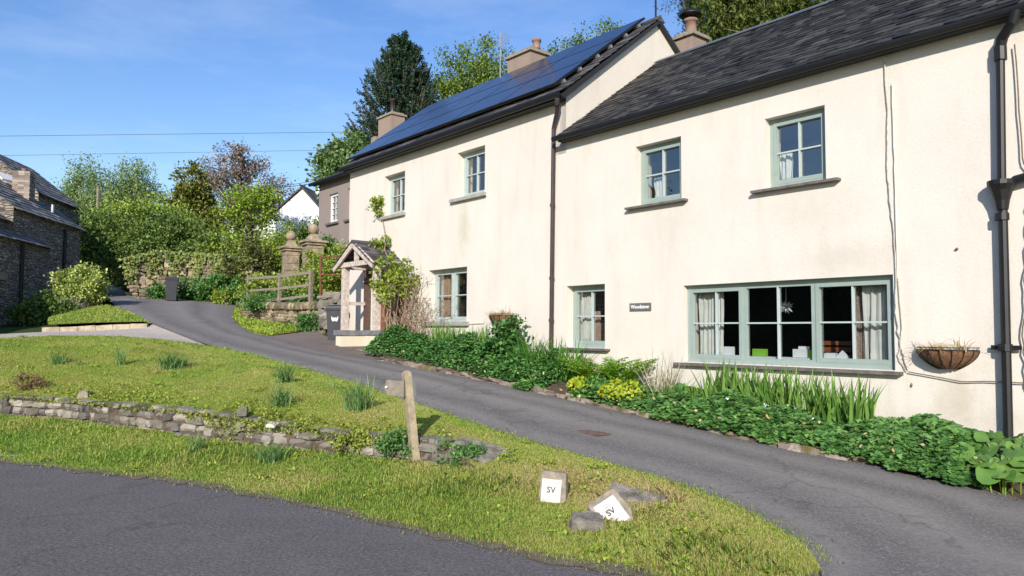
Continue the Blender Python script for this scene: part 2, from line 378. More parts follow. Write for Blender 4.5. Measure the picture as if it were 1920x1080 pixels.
def ground_mat(name, stops, scale=1.3):
    mt, n, b = newmat(name)
    f = math_n(n, 'ADD', math_n(n, 'MULTIPLY', noise(n, scale, 6, .65), .75), math_n(n, 'MULTIPLY', noise(n, 40, 4, .7), .3))
    n.links.new(ramp(n, f, stops), b.inputs['Base Color']); b.inputs['Roughness'].default_value = 1.0; b.inputs['Specular IOR Level'].default_value = .1
    bump(n, b, noise(n, 45, 5, .7), 1.0, .03)
    return mt
M['turf'] = ground_mat('turf', [(.25, (.16, .12, .045)), (.45, (.30, .26, .06)), (.60, (.28, .33, .05)), (.8, (.17, .26, .035))])
M['margin'] = ground_mat('dusty_margin', [(.25, (.10, .085, .06)), (.5, (.20, .165, .115)), (.75, (.30, .25, .18))], 5)
M['earth'] = ground_mat('hill_ground', [(.3, (.05, .05, .02)), (.5, (.06, .09, .025)), (.7, (.05, .10, .02))], .4)
def grass_mat():
    mt, n, b = newmat('grass_blades')
    gm = N(n, 'ShaderNodeNewGeometry')
    da = N(n, 'ShaderNodeAttribute'); da.attribute_name = 'dry'
    f = math_n(n, 'ADD', math_n(n, 'MULTIPLY', gm.outputs['Random Per Island'], .42), math_n(n, 'MULTIPLY', noise(n, .85, 5, .6), .72))
    f = math_n(n, 'ADD', f, math_n(n, 'MULTIPLY', da.outputs['Fac'], .34))
    c = ramp(n, f, [(.26, (.145, .285, .042)), (.52, (.28, .43, .065)), (.66, (.43, .485, .10)), (.82, (.54, .48, .17)), (.97, (.58, .44, .25))])
    n.links.new(c, b.inputs['Base Color']); b.inputs['Roughness'].default_value = .6; b.inputs['Specular IOR Level'].default_value = .25
    tr = N(n, 'ShaderNodeBsdfTranslucent'); n.links.new(c, tr.inputs[0])
    mx = N(n, 'ShaderNodeMixShader'); mx.inputs[0].default_value = .42; out = n.nodes['Material Output']
    n.links.new(b.outputs[0], mx.inputs[1]); n.links.new(tr.outputs[0], mx.inputs[2]); n.links.new(mx.outputs[0], out.inputs[0])
    return mt
M['grass'] = grass_mat()
def barn_mat():
    mt, n, b = newmat('rubble_wall')
    gm = N(n, 'ShaderNodeNewGeometry')
    mp = N(n, 'ShaderNodeMapping'); mp.inputs['Scale'].default_value = (3.4, 3.4, 11.0); n.links.new(gm.outputs['Position'], mp.inputs[0])
    v = N(n, 'ShaderNodeTexVoronoi'); v.inputs['Scale'].default_value = 1.0; n.links.new(mp.outputs[0], v.inputs['Vector'])
    v2 = N(n, 'ShaderNodeTexVoronoi'); v2.feature = 'DISTANCE_TO_EDGE'; v2.inputs['Scale'].default_value = 1.0; n.links.new(mp.outputs[0], v2.inputs['Vector'])
    c = ramp(n, math_n(n, 'ADD', math_n(n, 'MULTIPLY', v.outputs['Color'], .6), math_n(n, 'MULTIPLY', noise(n, 6, 5), .4)), [(.2, (.16, .135, .11)), (.5, (.33, .275, .22)), (.8, (.50, .42, .34))])
    c = mixc(n, ramp(n, v2.outputs['Distance'], [(.0, (.8, .8, .8)), (.08, (0, 0, 0))]), c, (.035, .03, .028))
    n.links.new(c, b.inputs['Base Color']); b.inputs['Roughness'].default_value = .95
    bump(n, b, ramp(n, v2.outputs['Distance'], [(0, (0, 0, 0)), (.2, (1, 1, 1))]), .9, .06)
    return mt
M['rubble'] = barn_mat()

L = {}
L['geran'] = leafmat('geranium_leaf', (.035, .095, .026), (.075, .175, .042), (.16, .29, .075), .3, .5, 2.0, gain=1.45)
L['ivy'] = leafmat('ivy_leaf', (.020, .065, .018), (.045, .125, .028), (.10, .21, .045), .2, .5, 2.0)
L['iris'] = leafmat('iris_blade', (.045, .105, .018), (.088, .175, .032), (.165, .265, .060), .3, .45, 2.0)
L['irisd'] = leafmat('dark_iris_blade', (.025, .080, .015), (.055, .145, .025), (.12, .24, .04), .3, .45, 2.0)
L['fern'] = leafmat('fern_frond', (.09, .20, .02), (.18, .32, .03), (.28, .40, .05), .35, .55, 2.0)
L['euph'] = leafmat('yellow_bract', (.13, .20, .012), (.23, .28, .016), (.32, .34, .03), .3, .55, 5.0)
L['berg'] = leafmat('bergenia_leaf', (.040, .115, .025), (.085, .190, .035), (.170, .300, .060), .2, .32, 3.0, .5, 1.15)
L['daff'] = leafmat('daffodil_leaf', (.045, .095, .030), (.09, .16, .05), (.17, .25, .085), .25, .45, 3.0)
L['shrubd'] = leafmat('dark_shrub_leaf', (.018, .055, .014), (.040, .11, .024), (.10, .20, .05), .2, .38, 3.0, .5)
L['vine'] = leafmat('vine_leaf', (.10, .145, .025), (.18, .235, .035), (.29, .335, .06), .35, .5, 2.0)
L['straw'] = leafmat('dry_grass', (.20, .13, .06), (.34, .25, .12), (.48, .38, .20), .2, .7, 4.0)
L['spike'] = leafmat('bronze_blade', (.10, .10, .06), (.20, .19, .12), (.32, .28, .18), .2, .5, 4.0)
L['laurel'] = leafmat('variegated_leaf', (.09, .15, .03), (.22, .28, .06), (.46, .48, .17), .25, .4, 2.0)
L['hedge'] = leafmat('hedge_leaf', (.038, .068, .018), (.085, .138, .030), (.165, .22, .055), .25, .5, .7)
L['hedgeb'] = leafmat('bright_hedge_leaf', (.085, .130, .020), (.18, .245, .036), (.31, .365, .075), .3, .5, .7)
L['yewish'] = leafmat('yellowing_conifer_leaf', (.045, .06, .012), (.10, .11, .02), (.18, .175, .04), .2, .6, .7)
L['birch'] = leafmat('birch_leaf', (.085, .130, .045), (.155, .215, .075), (.24, .30, .12), .35, .55, .6)
L['cherry'] = leafmat('copper_leaf', (.10, .072, .068), (.19, .145, .13), (.29, .25, .20), .25, .55, .6)
L['lime'] = leafmat('lime_leaf', (.075, .130, .015), (.165, .240, .025), (.29, .36, .055), .35, .5, .8)
L['chest'] = leafmat('chestnut_leaf', (.045, .09, .03), (.10, .165, .05), (.24, .30, .13), .3, .5, .9)
L['monkey'] = leafmat('monkey_puzzle_needle', (.006, .016, .008), (.012, .032, .014), (.026, .055, .022), .05, .5, .7)
L['willow'] = leafmat('yellow_green_leaf', (.055, .095, .015), (.11, .165, .028), (.19, .25, .05), .35, .55, .6)
L['larch'] = leafmat('larch_needle', (.045, .068, .014), (.095, .125, .024), (.175, .20, .045), .3, .6, .8, gain=1.25)
L['pinen'] = leafmat('dark_pine_needle', (.015, .030, .015), (.03, .055, .024), (.06, .09, .04), .1, .6, .8)
L['weed'] = leafmat('weed_leaf', (.09, .14, .02), (.18, .25, .03), (.30, .34, .06), .3, .5, 2.0)
L['sedum'] = leafmat('turf_creeper_leaf', (.09, .12, .02), (.17, .21, .03), (.27, .28, .05), .2, .6, 2.5)

# ------------------------------------------------------------------ foliage helpers
def unit(v): return v / (np.linalg.norm(v, axis=-1, keepdims=True) + 1e-9)
def rdir(n): return unit(RNG.normal(size=(n, 3)))
def leaf_quads(P, D, Nn, Ln, Wd, fold=.12):
    n = len(P); S = unit(np.cross(D, Nn)); Nn = np.cross(S, D)
    Ln = np.broadcast_to(Ln, n)[:, None]; Wd = np.broadcast_to(Wd, n)[:, None]
    mid = P + D * Ln * .5 + Nn * Ln * fold
    V = np.stack([P, mid + S * Wd / 2, P + D * Ln, mid - S * Wd / 2], 1).reshape(-1, 3)
    return V, np.arange(4 * n).reshape(n, 4)
def straps(P, hd, Ln, Wd, lean, droop, segs=4):
    n = len(P); Ln = np.broadcast_to(Ln, n)[:, None]; Wd = np.broadcast_to(Wd, n)[:, None]
    lean = np.broadcast_to(lean, n)[:, None]; droop = np.broadcast_to(droop, n)[:, None]
    side = np.stack([-hd[:, 1], hd[:, 0], np.zeros(n)], 1)
    ang = RNG.uniform(-.9, .9, n)[:, None]
    hd3 = np.concatenate([hd, np.zeros((n, 1))], 1); side = side * np.cos(ang) + hd3 * np.sin(ang)
    V = []
    for i in range(segs + 1):
        s = i / segs
        p = P + hd3 * Ln * (lean * s + droop * s * s * .6) + ZZ * Ln * (s * np.sqrt(np.clip(1 - lean ** 2, .05, 1)) - droop * s * s * .5)
        w = Wd * (1 - s ** 1.8) * (.75 + .25 * min(1, s * 4)) + .0015
        V += [p - side * w / 2, p + side * w / 2]
    V = np.stack(V, 1); k = 2 * (segs + 1)
    b = (np.arange(n) * k)[:, None]
    Fc = np.concatenate([b + np.array([2 * i, 2 * i + 1, 2 * i + 3, 2 * i + 2]) for i in range(segs)], 0)
    return V.reshape(-1, 3), Fc
def hdirs(n):
    a = RNG.uniform(0, 2 * math.pi, n); return np.stack([np.cos(a), np.sin(a)], 1)
def cat(*parts):
    V = []; Fc = []; b = 0
    for v, f in parts: V.append(v); Fc.append(f + b); b += len(v)
    return np.concatenate(V), np.concatenate(Fc)

def crown_points(ells, nclump, cr, nleaf, fill=.35, lump=.22):
    """clump centres through the volume of several ellipsoids, weighted to the outside; leaves round each clump"""
    vol = np.array([e[3] * e[4] * e[5] for e in ells]) ** .8; vol /= vol.sum()
    cs = []; outs = []
    for e, w in zip(ells, vol):
        k = max(3, int(nclump * w)); d = rdir(k)
        r = np.where(RNG.random(k) < fill, RNG.uniform(.2, .8, k), RNG.uniform(.75, 1.0 + lump, k))
        c = np.array(e[:3]) + d * r[:, None] * np.array(e[3:6]); cs.append(c); outs.append(d)
    cs = np.concatenate(cs); outs = np.concatenate(outs)
    k = len(cs); per = max(3, int(nleaf / k)); rad = cr * RNG.uniform(.55, 1.35, k)
    P = np.repeat(cs, per, 0) + RNG.normal(size=(k * per, 3)) * np.repeat(rad, per)[:, None] * .5 * np.array([1, 1, .75])
    return cs, np.repeat(outs, per, 0), P

def foliage(ells, nclump, cr, nleaf, size, droop=.0, aspect=.6, fill=.35, lump=.22):
    size = size * .74; nleaf = int(nleaf * 1.75)
    cs, out, P = crown_points(ells, nclump, cr, nleaf, fill, lump); n = len(P)
    D = unit(rdir(n) * .9 + out * .5 + np.array([0, 0, .15 - droop]))
    Nn = unit(rdir(n) * .7 + np.array([0, 0, .8]) + out * .4)
    ln = size * RNG.uniform(.6, 1.4, n)
    return cs, leaf_quads(P, D, Nn, ln, ln * aspect)

def tree(name, label, catg, base, height, ells, lm, bark, nclump, cr, nleaf, size, trunk_r=.18, droop=0., limbs=14, group=None, fill=.35, lump=.22, strands=0, aspect=.6, twigs=0):
    base = np.asarray(base, float); t = thing(name, label, catg, base, group)
    E = [(base[0] + e[0], base[1] + e[1], base[2] + e[2], e[3], e[4], e[5]) for e in ells]
    cs, (V, Fc) = foliage(E, nclump, cr, nleaf, size, droop, aspect, fill, lump)
    if strands:    # weeping shoots hung with leaves
        idx = RNG.integers(0, len(cs), strands); c = cs[idx] + RNG.normal(size=(strands, 3)) * cr * .4
        per = 14; s = np.tile(np.linspace(0, 1, per), strands); ln = np.repeat(RNG.uniform(.12, .32, strands) * height * .6, per)
        sway = np.repeat(RNG.normal(size=(strands, 3)) * [.10, .10, 0], per, 0)
        P = np.repeat(c, per, 0) + sway * ln[:, None] * s[:, None] - ZZ * (ln * s)[:, None] + RNG.normal(size=(strands * per, 3)) * size * .3
        D = unit(rdir(len(P)) * .5 - ZZ); q = leaf_quads(P, D, rdir(len(P)), size * RNG.uniform(.6, 1.2, len(P)), size * .4)
        V, Fc = cat((V, Fc), q)
    mb = MB(); zt = np.mean([e[2] for e in ells]); top = base + [np.mean([e[0] for e in ells]) * .8, np.mean([e[1] for e in ells]) * .8, zt]
    ks = 6; tp = [base + (top - base) * i / (ks - 1) + (np.array([*RNG.normal(size=2) * trunk_r * .5, 0]) if 0 < i < ks - 1 else 0) for i in range(ks)]
    tp[0] = tp[0] - ZZ * .3
    mb.tube(tp, [trunk_r * (1.25 - .85 * i / (ks - 1)) for i in range(ks)], 8)
    for i in RNG.permutation(len(cs))[:limbs]:
        c = cs[i]; hfrac = RNG.uniform(.35, .98); a = base + (top - base) * hfrac
        if a[2] > c[2] + .3 and not strands: a = base + (top - base) * max(.2, (c[2] - base[2] - .6) / max(.5, top[2] - base[2]))
        mid = (a + c) / 2 + np.array([0, 0, .12 * np.linalg.norm(c - a)])
        r0 = trunk_r * .45 * (1.1 - hfrac * .5)
        mb.tube([a, a * .5 + mid * .5 + ZZ * .04 * np.linalg.norm(c - a), mid, mid * .45 + c * .55, c], [r0, r0 * .8, r0 * .6, r0 * .38, r0 * .12], 5, False)
        for _ in range(twigs):
            e = c + RNG.normal(size=3) * cr * .8; mb.tube([mid * .5 + c * .5, (mid + c + 2 * e) / 4 + ZZ * .1, e], [r0 * .3, r0 * .2, r0 * .06], 4, False)
    mb.build('trunk', bark, t, smooth=True)
    mesh_np('crown', V, Fc, lm, t)
    return t

def bush(name, label, catg, base, ells, lm, nclump, cr, nleaf, size, group=None, aspect=.6, fill=.35, lump=.18, stems=8, droop=0.):
    base = np.asarray(base, float); t = thing(name, label, catg, base, group)
    E = [(base[0] + e[0], base[1] + e[1], base[2] + e[2], e[3], e[4], e[5]) for e in ells]
    cs, q = foliage(E, nclump, cr, nleaf, size, droop, aspect, fill, lump)
    mb = MB()
    for i in RNG.permutation(len(cs))[:stems]:
        a = base + np.array([*(RNG.normal(size=2) * .1), -.1]); a[:2] += (cs[i][:2] - base[:2]) * .45; md = (a + cs[i]) / 2 + ZZ * .1
        sr_ = min(1, max(e[3] for e in ells) / .7); mb.tube([a, md, cs[i]], [.03 * sr_, .02 * sr_, .008 * sr_], 5, False)
    mb.build('stem', M['bark'], t, smooth=True)
    mesh_np('foliage', q[0], q[1], lm, t); return t

# ------------------------------------------------------------------ terrain polylines
def resample(P, n):
    P = np.array(P, float); s = np.r_[0, np.cumsum(np.linalg.norm(np.diff(P[:, :2], axis=0), axis=1))]
    q = np.linspace(0, s[-1], n); return np.stack([np.interp(q, s, P[:, i]) for i in range(3)], 1)
def ruled(A, B, k, dz=None):      # rows: k+1 x n
    t = np.linspace(0, 1, k + 1)[:, None, None]; G = A[None] * (1 - t) + B[None] * t
    if dz is not None: G[..., 2] += dz(t[..., 0], G)
    return G
def grid_mesh(name, G, mat, smooth=True):
    k, n = G.shape[:2]; V = G.reshape(-1, 3); i = np.arange(k - 1)[:, None] * n + np.arange(n - 1)[None]
    Fc = np.stack([i, i + 1, i + n + 1, i + n], -1).reshape(-1, 4)
    a, b, c = V[Fc[0, 0]], V[Fc[0, 1]], V[Fc[0, 3]]
    if np.cross(b - a, c - a)[2] < 0: Fc = Fc[:, ::-1].copy()
    o = mesh_np(name, V, Fc, mat, smooth=smooth)
    return o
def wob(G, amp, sc=1.0, ph=0.0):
    x, y = G[..., 0] * sc, G[..., 1] * sc
    return amp * (np.sin(1.7 * x + 1.3 * y + ph) + np.sin(2.9 * y - 1.1 * x + 2 + ph) * .7 + np.sin(5.3 * x + 3.7 * y + ph) * .35)

# road edge (kerbless), left to right up to the tip of the grass
RE_px = [(-700, 800), (-300, 833), (0, 862), (200, 884), (400, 908), (640, 956), (1000, 1040), (1200, 1073), (1400, 1092), (1530, 1095)]
RE = [zpl(x, y, 0.012) for x, y in RE_px]
TIP = zpl(1545, 1078, 0.012)
# lane edges
LL_px = [(1545, 1078), (1520, 1030), (1480, 1000), (1380, 948), (1250, 900), (1120, 862), (1000, 830), (880, 792), (780, 758), (670, 722), (560, 690), (480, 667), (400, 650)]
LL = [lanepx(*p) for p in LL_px]
LU_px = [(370, 640), (330, 625), (275, 603), (240, 588), (215, 574), (205, 558)]
LU = [lanepx(*p) for p in LU_px]
LR_px = [(1920, 940), (1840, 912), (1760, 893), (1660, 875), (1560, 860), (1380, 822), (1290, 800), (1200, 781), (1100, 757), (1000, 735), (860, 705), (780, 690), (705, 675), (628, 664), (560, 645), (500, 630), (470, 622), (445, 607), (437, 592), (447, 569)]
LR = [lanepx(*p) for p in LR_px]
re = resample(RE + [TIP], 140)
_sx = np.arange(140); re[1:-1, 1] += (.035 * np.sin(_sx * .9) + .03 * np.sin(_sx * .37 + 1) + RNG.normal(size=140) * .018)[1:-1]
# lane sheet
lane_l = resample([H(-25, 6.4, .004), H(-6, 6.4, .004), H(2.0, 6.35, .004)] + LL + LU, 160)
lane_r = resample([H(-25, 1.1, .004), H(-6, 1.15, .004), H(1.2, 1.25, .004)] + LR, 160)
# match the two edges by u so that rows run straight across
def byu(P, us):
    P = np.array(P); u = P @ DU; o = np.argsort(u); return np.stack([np.interp(us, u[o], P[o, i]) for i in range(3)], 1)
GL = ruled(lane_l, lane_r, 12, lambda t, G: .025 * np.sin(t * math.pi) * np.clip(((G[..., 0] * DU[0] + G[..., 1] * DU[1]) - 2) / 4, 0, 1) + .004)
lane = grid_mesh('lane', GL, M['lane']); tag(lane, kind='structure')
at_ = lane.data.attributes.new('across', 'FLOAT', 'POINT'); at_.data.foreach_set('value', np.repeat(np.linspace(0, 1, GL.shape[0]), GL.shape[1]).astype(np.float32))
# road: a wide sheet
road = MB().quad((-60, -9, 0), (60, -9, 0), (60, 16, 0), (-60, 16, 0)); rd = road.build('road', M['road']); tag(rd, kind='structure')

# wall foot and wall top
def search(x, y, zf):
    r = ray(x, y); lo, hi = 3.0, 60.0
    for _ in range(50):
        mid = (lo + hi) / 2; P = CAM + r * mid / r[1]
        if P[2] > zf(P): lo = mid
        else: hi = mid
    return CAM + r * lo / r[1]
def dist_re(P): return float(np.min(np.linalg.norm(re[:, :2] - P[:2], axis=1)))
vz = lambda P: .02 + .125 * dist_re(P)
WB_px = [(-300, 752), (-150, 762), (0, 772), (120, 782), (250, 797), (350, 812), (450, 827), (560, 838), (650, 848), (740, 858), (830, 866)]
WB = [search(x, y + 5, vz) for x, y in WB_px]
WT_px = [(-300, 722), (-150, 732), (0, 743), (120, 752), (250, 763), (350, 772), (450, 786), (560, 803), (650, 815), (740, 822), (830, 832)]
WT = []
for (x, y), b in zip(WT_px, WB):
    P = at(x, y - 2, b[1] + .10); WT.append(P)
WALL_B, WALL_T = np.array(WB), np.array(WT)
# right of the wall the verge and the bank run together
mids = []
for (x, y) in [(900, 882), (980, 905), (1100, 940), (1250, 985), (1400, 1030), (1500, 1058)]:
    mids.append(search(x, y, lambda P: .02 + .13 * dist_re(P)))
wb = resample(list(WALL_B) + mids + [TIP], 140)
wt = resample(list(WALL_T) + [m_ + ZZ * .001 for m_ in mids] + [TIP], 140)
# upper edge of the bank: lane edge, then the crest before the driveway
CR = [at(x, y, Y) for x, y, Y in [(300, 637, 17.2), (200, 630, 17.3), (100, 629, 17.0), (0, 634, 16.4), (-150, 640, 15.5), (-400, 648, 14.5), (-800, 660, 13)]]
crest = resample((LL + CR)[::-1], 140)
def ends(A, n0):  # same left end for all lines
    return A
GV = ruled(re, wb, 10, lambda t, G: wob(G, .012) * np.sin(t * math.pi))
GB = ruled(wt, crest, 18, lambda t, G: (wob(G, .022, .8, 1) + .14 * np.clip((2.5 - G[..., 0]) / 8, 0, 1)) * np.sin(t * math.pi))
verge = grid_mesh('grass_verge', GV, M['turf']); tag(verge, kind='structure')
bank = grid_mesh('grass_bank', GB, M['turf']); tag(bank, kind='structure')
face = grid_mesh('bank_face', ruled(wb[wb[:, 0] < 0.0], wt[wb[:, 0] < 0.0], 2), M['soil']); tag(face, kind='structure')
# rough gravelly margin along the road edge
_mo = re + np.array([.05, -.09, -.006]); _mo[:, 1] -= np.abs(RNG.normal(size=140)) * .05
mg = grid_mesh('road_margin', np.stack([_mo, re + np.array([-.02, .09, .014])]), M['margin']); tag(mg, kind='structure')

# driveway left of the lane, kerb stones, grass triangle
dr_front = resample([LL[-1], *CR], 40); dr_front[:, 2] -= .03
dr_back = resample([lanepx(286, 606), at(275, 613, 22.0), at(180, 619, 21.5), at(80, 621, 21), at(0, 625, 20.5), at(-200, 632, 19.5), at(-600, 640, 18)], 40)
dr_back[:, 2] -= .02
drv = grid_mesh('driveway', ruled(dr_front, dr_back, 4), M['drive']); tag(drv, kind='structure')
gt_f = resample([lanepx(282, 607), at(270, 606, 22.1) + ZZ * .05, at(180, 608, 21.8) + ZZ * .05, at(90, 612, 21.4) + ZZ * .05], 24)
gt_b = resample([lanepx(225, 580), at(200, 572, 26.5), at(150, 578, 26), at(90, 598, 25)], 24)
GT = ruled(gt_f, gt_b, 8, lambda t, G: .06 * np.sin(t * math.pi))
lt = grid_mesh('lawn', GT, M['turf']); tag(lt, kind='structure')
# flower bed in front of the houses
bed_f = np.array([np.r_[P[:2], P[2] + .02] for P in [H(-6, 1.15, 0), H(1.2, 1.25, 0)] + LR[:13]])
bf = resample(bed_f, 60)
bb = np.array([H(float(p @ DU), .0, g(float(p @ DU)) + .16) for p in bf])
GBED = ruled(bf, bb, 6, lambda t, G: wob(G, .02, 2) + .10 * np.clip(t * 4, 0, 1))
bed = grid_mesh('flower_bed', GBED, M['soil']); tag(bed, kind='structure')
# apron by the bin and weedy strip below the fence wall
ap_f = resample([LR[12], LR[13], LR[14], LR[15], LR[16]], 24) + ZZ * .004
ap_b = resample([H(15.3, .0, 1.05), H(17.7, .0, 1.26), at(612, 632, 20.6), at(592, 617, 21.9), at(490, 619, 24)], 24)
ap = grid_mesh('apron', ruled(ap_f, ap_b, 5), M['apron']); tag(ap, kind='structure')
FW_B = [at(592, 617, 21.9), at(545, 611, 23.0), at(500, 605, 24.3), at(455, 598, 25.6)]
ws_f = resample([LR[15], LR[16], LR[17], LR[18], LR[19]], 24) + ZZ * .006
ws_b = resample(FW_B + [at(450, 575, 28.5)], 24)
GW = ruled(ws_f, ws_b, 6)
ws = grid_mesh('weedy_verge', GW, M['turf']); tag(ws, kind='structure')
# terraced garden behind the fence wall
FW_T = [at(596, 577, 22.0), at(545, 578, 23.1), at(500, 576, 24.4), at(455, 574, 25.7)]
gd_f = resample(FW_T, 24); gd_b = resample([at(640, 500, 27), at(590, 520, 29), at(520, 530, 32), at(440, 540, 34)], 24)
GG = ruled(gd_f, gd_b, 8, lambda t, G: wob(G, .05, 1.5) * np.sin(t * math.pi))
gd = grid_mesh('garden_terrace', GG, M['earth']); tag(gd, kind='structure')
# the lane going on up between the hedges
up = grid_mesh('upper_lane', ruled(resample([LU[-1], at(150, 545, 45)], 8), resample([lanepx(262, 562), at(205, 530, 46)], 8), 4), M['lane']); tag(up, kind='structure')

# hillside: one sheet out to the horizon
ctl = []
for G_, dzz in ((GL, .25), (GV, .3), (GB, .35), (GT, .3), (GG, .3), (GW, .3)):
    q = G_[::3, ::7].reshape(-1, 3).copy(); q[:, 2] -= dzz; ctl.append(q)
far = [(-16, 24, 1.6), (-18.5, 32, 2.0), (-22, 20, 1.0), (-30, 30, 2.5), (-18, 38, 3.4), (-24, 50, 5.5), (-30, 65, 8), (-10, 45, 6.5), (-16, 62, 8.5), (-5, 36, 6), (2, 30, 5.5), (8, 24, 4.8), (12, 18, 4.2), (16, 12, 3.8), (22, 8, 3.5), (5, 45, 9), (15, 35, 9), (25, 25, 9), (-40, 60, 7),
       (0, 75, 14), (-30, 90, 13), (-60, 80, 11), (30, 60, 16), (50, 40, 15), (60, 10, 10), (20, 0, -.3), (10, -2, -.3), (0, 2, -.3), (-10, 2, -.3), (-10, -10, -.4), (10, -12, -.4), (0, -30, -1), (30, -20, -.6), (-30, -10, -.5), (-50, 10, -.5), (-50, 30, 1.5),
       (2, 17, 1.0), (0, 20, 1.5), (-2, 24, 2.6), (5, 13, .5), (8, 10, .3), (7, 15, 2.0), (-100, 0, 0), (-100, 100, 12), (100, 0, 8), (100, 100, 22), (0, 140, 22), (-80, 150, 18), (80, 150, 25), (-100, -100, -2), (100, -100, -2)]
ctl.append(np.array(far, float)); ctl = np.concatenate(ctl)
ax_ = np.unique(np.r_[np.arange(-40, 40.1, 1.0), np.linspace(-400, -40, 19), np.linspace(40, 400, 19)])
ay_ = np.unique(np.r_[np.arange(-12, 60.1, 1.0), np.linspace(-300, -12, 13), np.linspace(60, 500, 23)])
XX, YY = np.meshgrid(ax_, ay_); Q = np.stack([XX.ravel(), YY.ravel()], 1); ZH = np.empty(len(Q))
for i0 in range(0, len(Q), 2000):
    dd = ((Q[i0:i0 + 2000, None] - ctl[None, :, :2]) ** 2).sum(-1); w = 1 / (dd + .6) ** 2.2; ZH[i0:i0 + 2000] = (w * ctl[:, 2]).sum(1) / w.sum(1)
ZH = ZH.reshape(XX.shape)
# never above the road or beside it
lowm = (YY < 13) & (XX < 3) & ((XX * NO[0] + YY * NO[1] + DIST) > 5.0); ZH[lowm] = np.minimum(ZH[lowm], -.25)
ZH[(YY < 4)] = np.minimum(ZH[(YY < 4)], -.25)
grd = grid_mesh('ground', np.stack([XX, YY, ZH], -1), M['earth']); tag(grd, kind='structure')
from mathutils.bvhtree import BVHTree
def ground_z(x, y):
    i = np.clip(np.searchsorted(ax_, x) - 1, 0, len(ax_) - 2); j = np.clip(np.searchsorted(ay_, y) - 1, 0, len(ay_) - 2)
    fx = (x - ax_[i]) / (ax_[i + 1] - ax_[i]); fy = (y - ay_[j]) / (ay_[j + 1] - ay_[j])
    return float((ZH[j, i] * (1 - fx) + ZH[j, i + 1] * fx) * (1 - fy) + (ZH[j + 1, i] * (1 - fx) + ZH[j + 1, i + 1] * fx) * fy)

# ------------------------------------------------------------------ grass
def sample_grid(G, n, wfun=None):
    k, m_ = G.shape[:2]; a = G[:-1, :-1]; b = G[:-1, 1:]; c = G[1:, :-1]; d = G[1:, 1:]
    area = np.linalg.norm(np.cross(b - a, c - a), axis=-1)
    if wfun is not None: area = area * wfun((a + d) / 2)
    p = (area / area.sum()).ravel(); idx = RNG.choice(len(p), n, p=p); i, j = np.divmod(idx, m_ - 1)
    s = RNG.random(n)[:, None]; t = RNG.random(n)[:, None]
    return (a[i, j] * (1 - s) + b[i, j] * s) * (1 - t) + (c[i, j] * (1 - s) + d[i, j] * s) * t
def blades(P, hmin, hmax, w, hsc=1.0):
    n = len(P); dist = np.linalg.norm(P[:, :2], axis=1); h = RNG.uniform(hmin, hmax, n) * (.8 + .5 * RNG.random(n) ** 3)
    patch = .65 + .5 * (np.sin(P[:, 0] * 2.3 + P[:, 1] * 1.1) * np.sin(P[:, 1] * 1.9 - P[:, 0]) * .5 + .5)
    h = h * patch * hsc; hd = hdirs(n); lean = RNG.uniform(.1, .9, n)
    ww = (w * np.clip(dist / 6.5, .8, 3))[:, None]
    side = np.stack([-hd[:, 1], hd[:, 0], np.zeros(n)], 1) * ww / 2
    tip = P + np.stack([hd[:, 0] * h * lean, hd[:, 1] * h * lean, h * (1 - .35 * lean)], 1)
    mid = (P + tip) / 2 + ZZ * (h * .12)[:, None]
    V = np.stack([P - side, P + side, mid + side * .8, tip, mid - side * .8], 1).reshape(-1, 3)
    return V, np.arange(5 * n).reshape(n, 5)
near = lambda c: np.clip(8.0 / np.linalg.norm(c[..., :2], axis=-1), .15, 1.3) ** 1.5 * (np.linalg.norm(c[..., :2], axis=-1) < 24)
gp = sample_grid(GV, 170000, near); gq = sample_grid(GB, 190000, near)
gp = gp[gp[:, 0] > -14]; gq = gq[gq[:, 0] > -14]
thin = lambda P: np.sin(P[:, 0] * 3.1 + 1.7 * np.sin(P[:, 1] * 2.3)) * np.sin(P[:, 1] * 3.7 + 1.3 * np.sin(P[:, 0] * 1.9)) + RNG.normal(size=len(P)) * .22 < .80       # worn spots where the soil and moss show
gp = gp[thin(gp)]; gq = gq[thin(gq)]
lg = gp[RNG.random(len(gp)) < .35]; w_ = np.exp(-((lg[:, 0] + .9) ** 2 / .9 + (lg[:, 1] - 7.05) ** 2 / .12)) + .8 * np.exp(-((lg[:, 0] + 3.2) ** 2 / 1.2 + (lg[:, 1] - 8.9) ** 2 / .12)) + .8 * np.exp(-((lg[:, 0] + 6.5) ** 2 / 2 + (lg[:, 1] - 11) ** 2 / .2)) + .5 * np.exp(-((lg[:, 0] - 1.6) ** 2 / .2 + (lg[:, 1] - 5.4) ** 2 / .1))
lg = lg[RNG.random(len(lg)) < w_ * .8]
def dryness(P):     # worn, strawy places: round the marker stones, towards the tip, along the lane edge and the road edge
    x, y = P[:, 0], P[:, 1]; d = np.zeros(len(P))
    for (cx, cy, r, a) in ((.35, 7.1, 1.0, .95), (1.1, 6.6, .9, .95), (1.6, 5.8, .8, .8), (-.6, 8.6, .9, .55), (-1.6, 10.0, 1.6, .5), (-4.2, 12.0, 1.8, .28), (-2.2, 7.6, .5, .35), (-6.5, 15, 2.0, .25)):
        d = np.maximum(d, a * np.exp(-((x - cx) ** 2 + (y - cy) ** 2) / r ** 2))
    d += .18 * np.sin(x * 2.1 + y * 1.3) * np.sin(y * 2.7 - x) - .30 * np.exp(-((x + .7) ** 2 / 1.6 + (y - 6.9) ** 2 / .5)) - .15 * np.exp(-((x + 5) ** 2 / 5 + (y - 9.8) ** 2 / 1.5))
    return d
def grass_obj(name, VF, P):
    o = mesh_np(name, *VF, M['grass']); at_ = o.data.attributes.new('dry', 'FLOAT', 'POINT'); at_.data.foreach_set('value', np.repeat(dryness(P), 5).astype(np.float32)); return tag(o, kind='stuff')
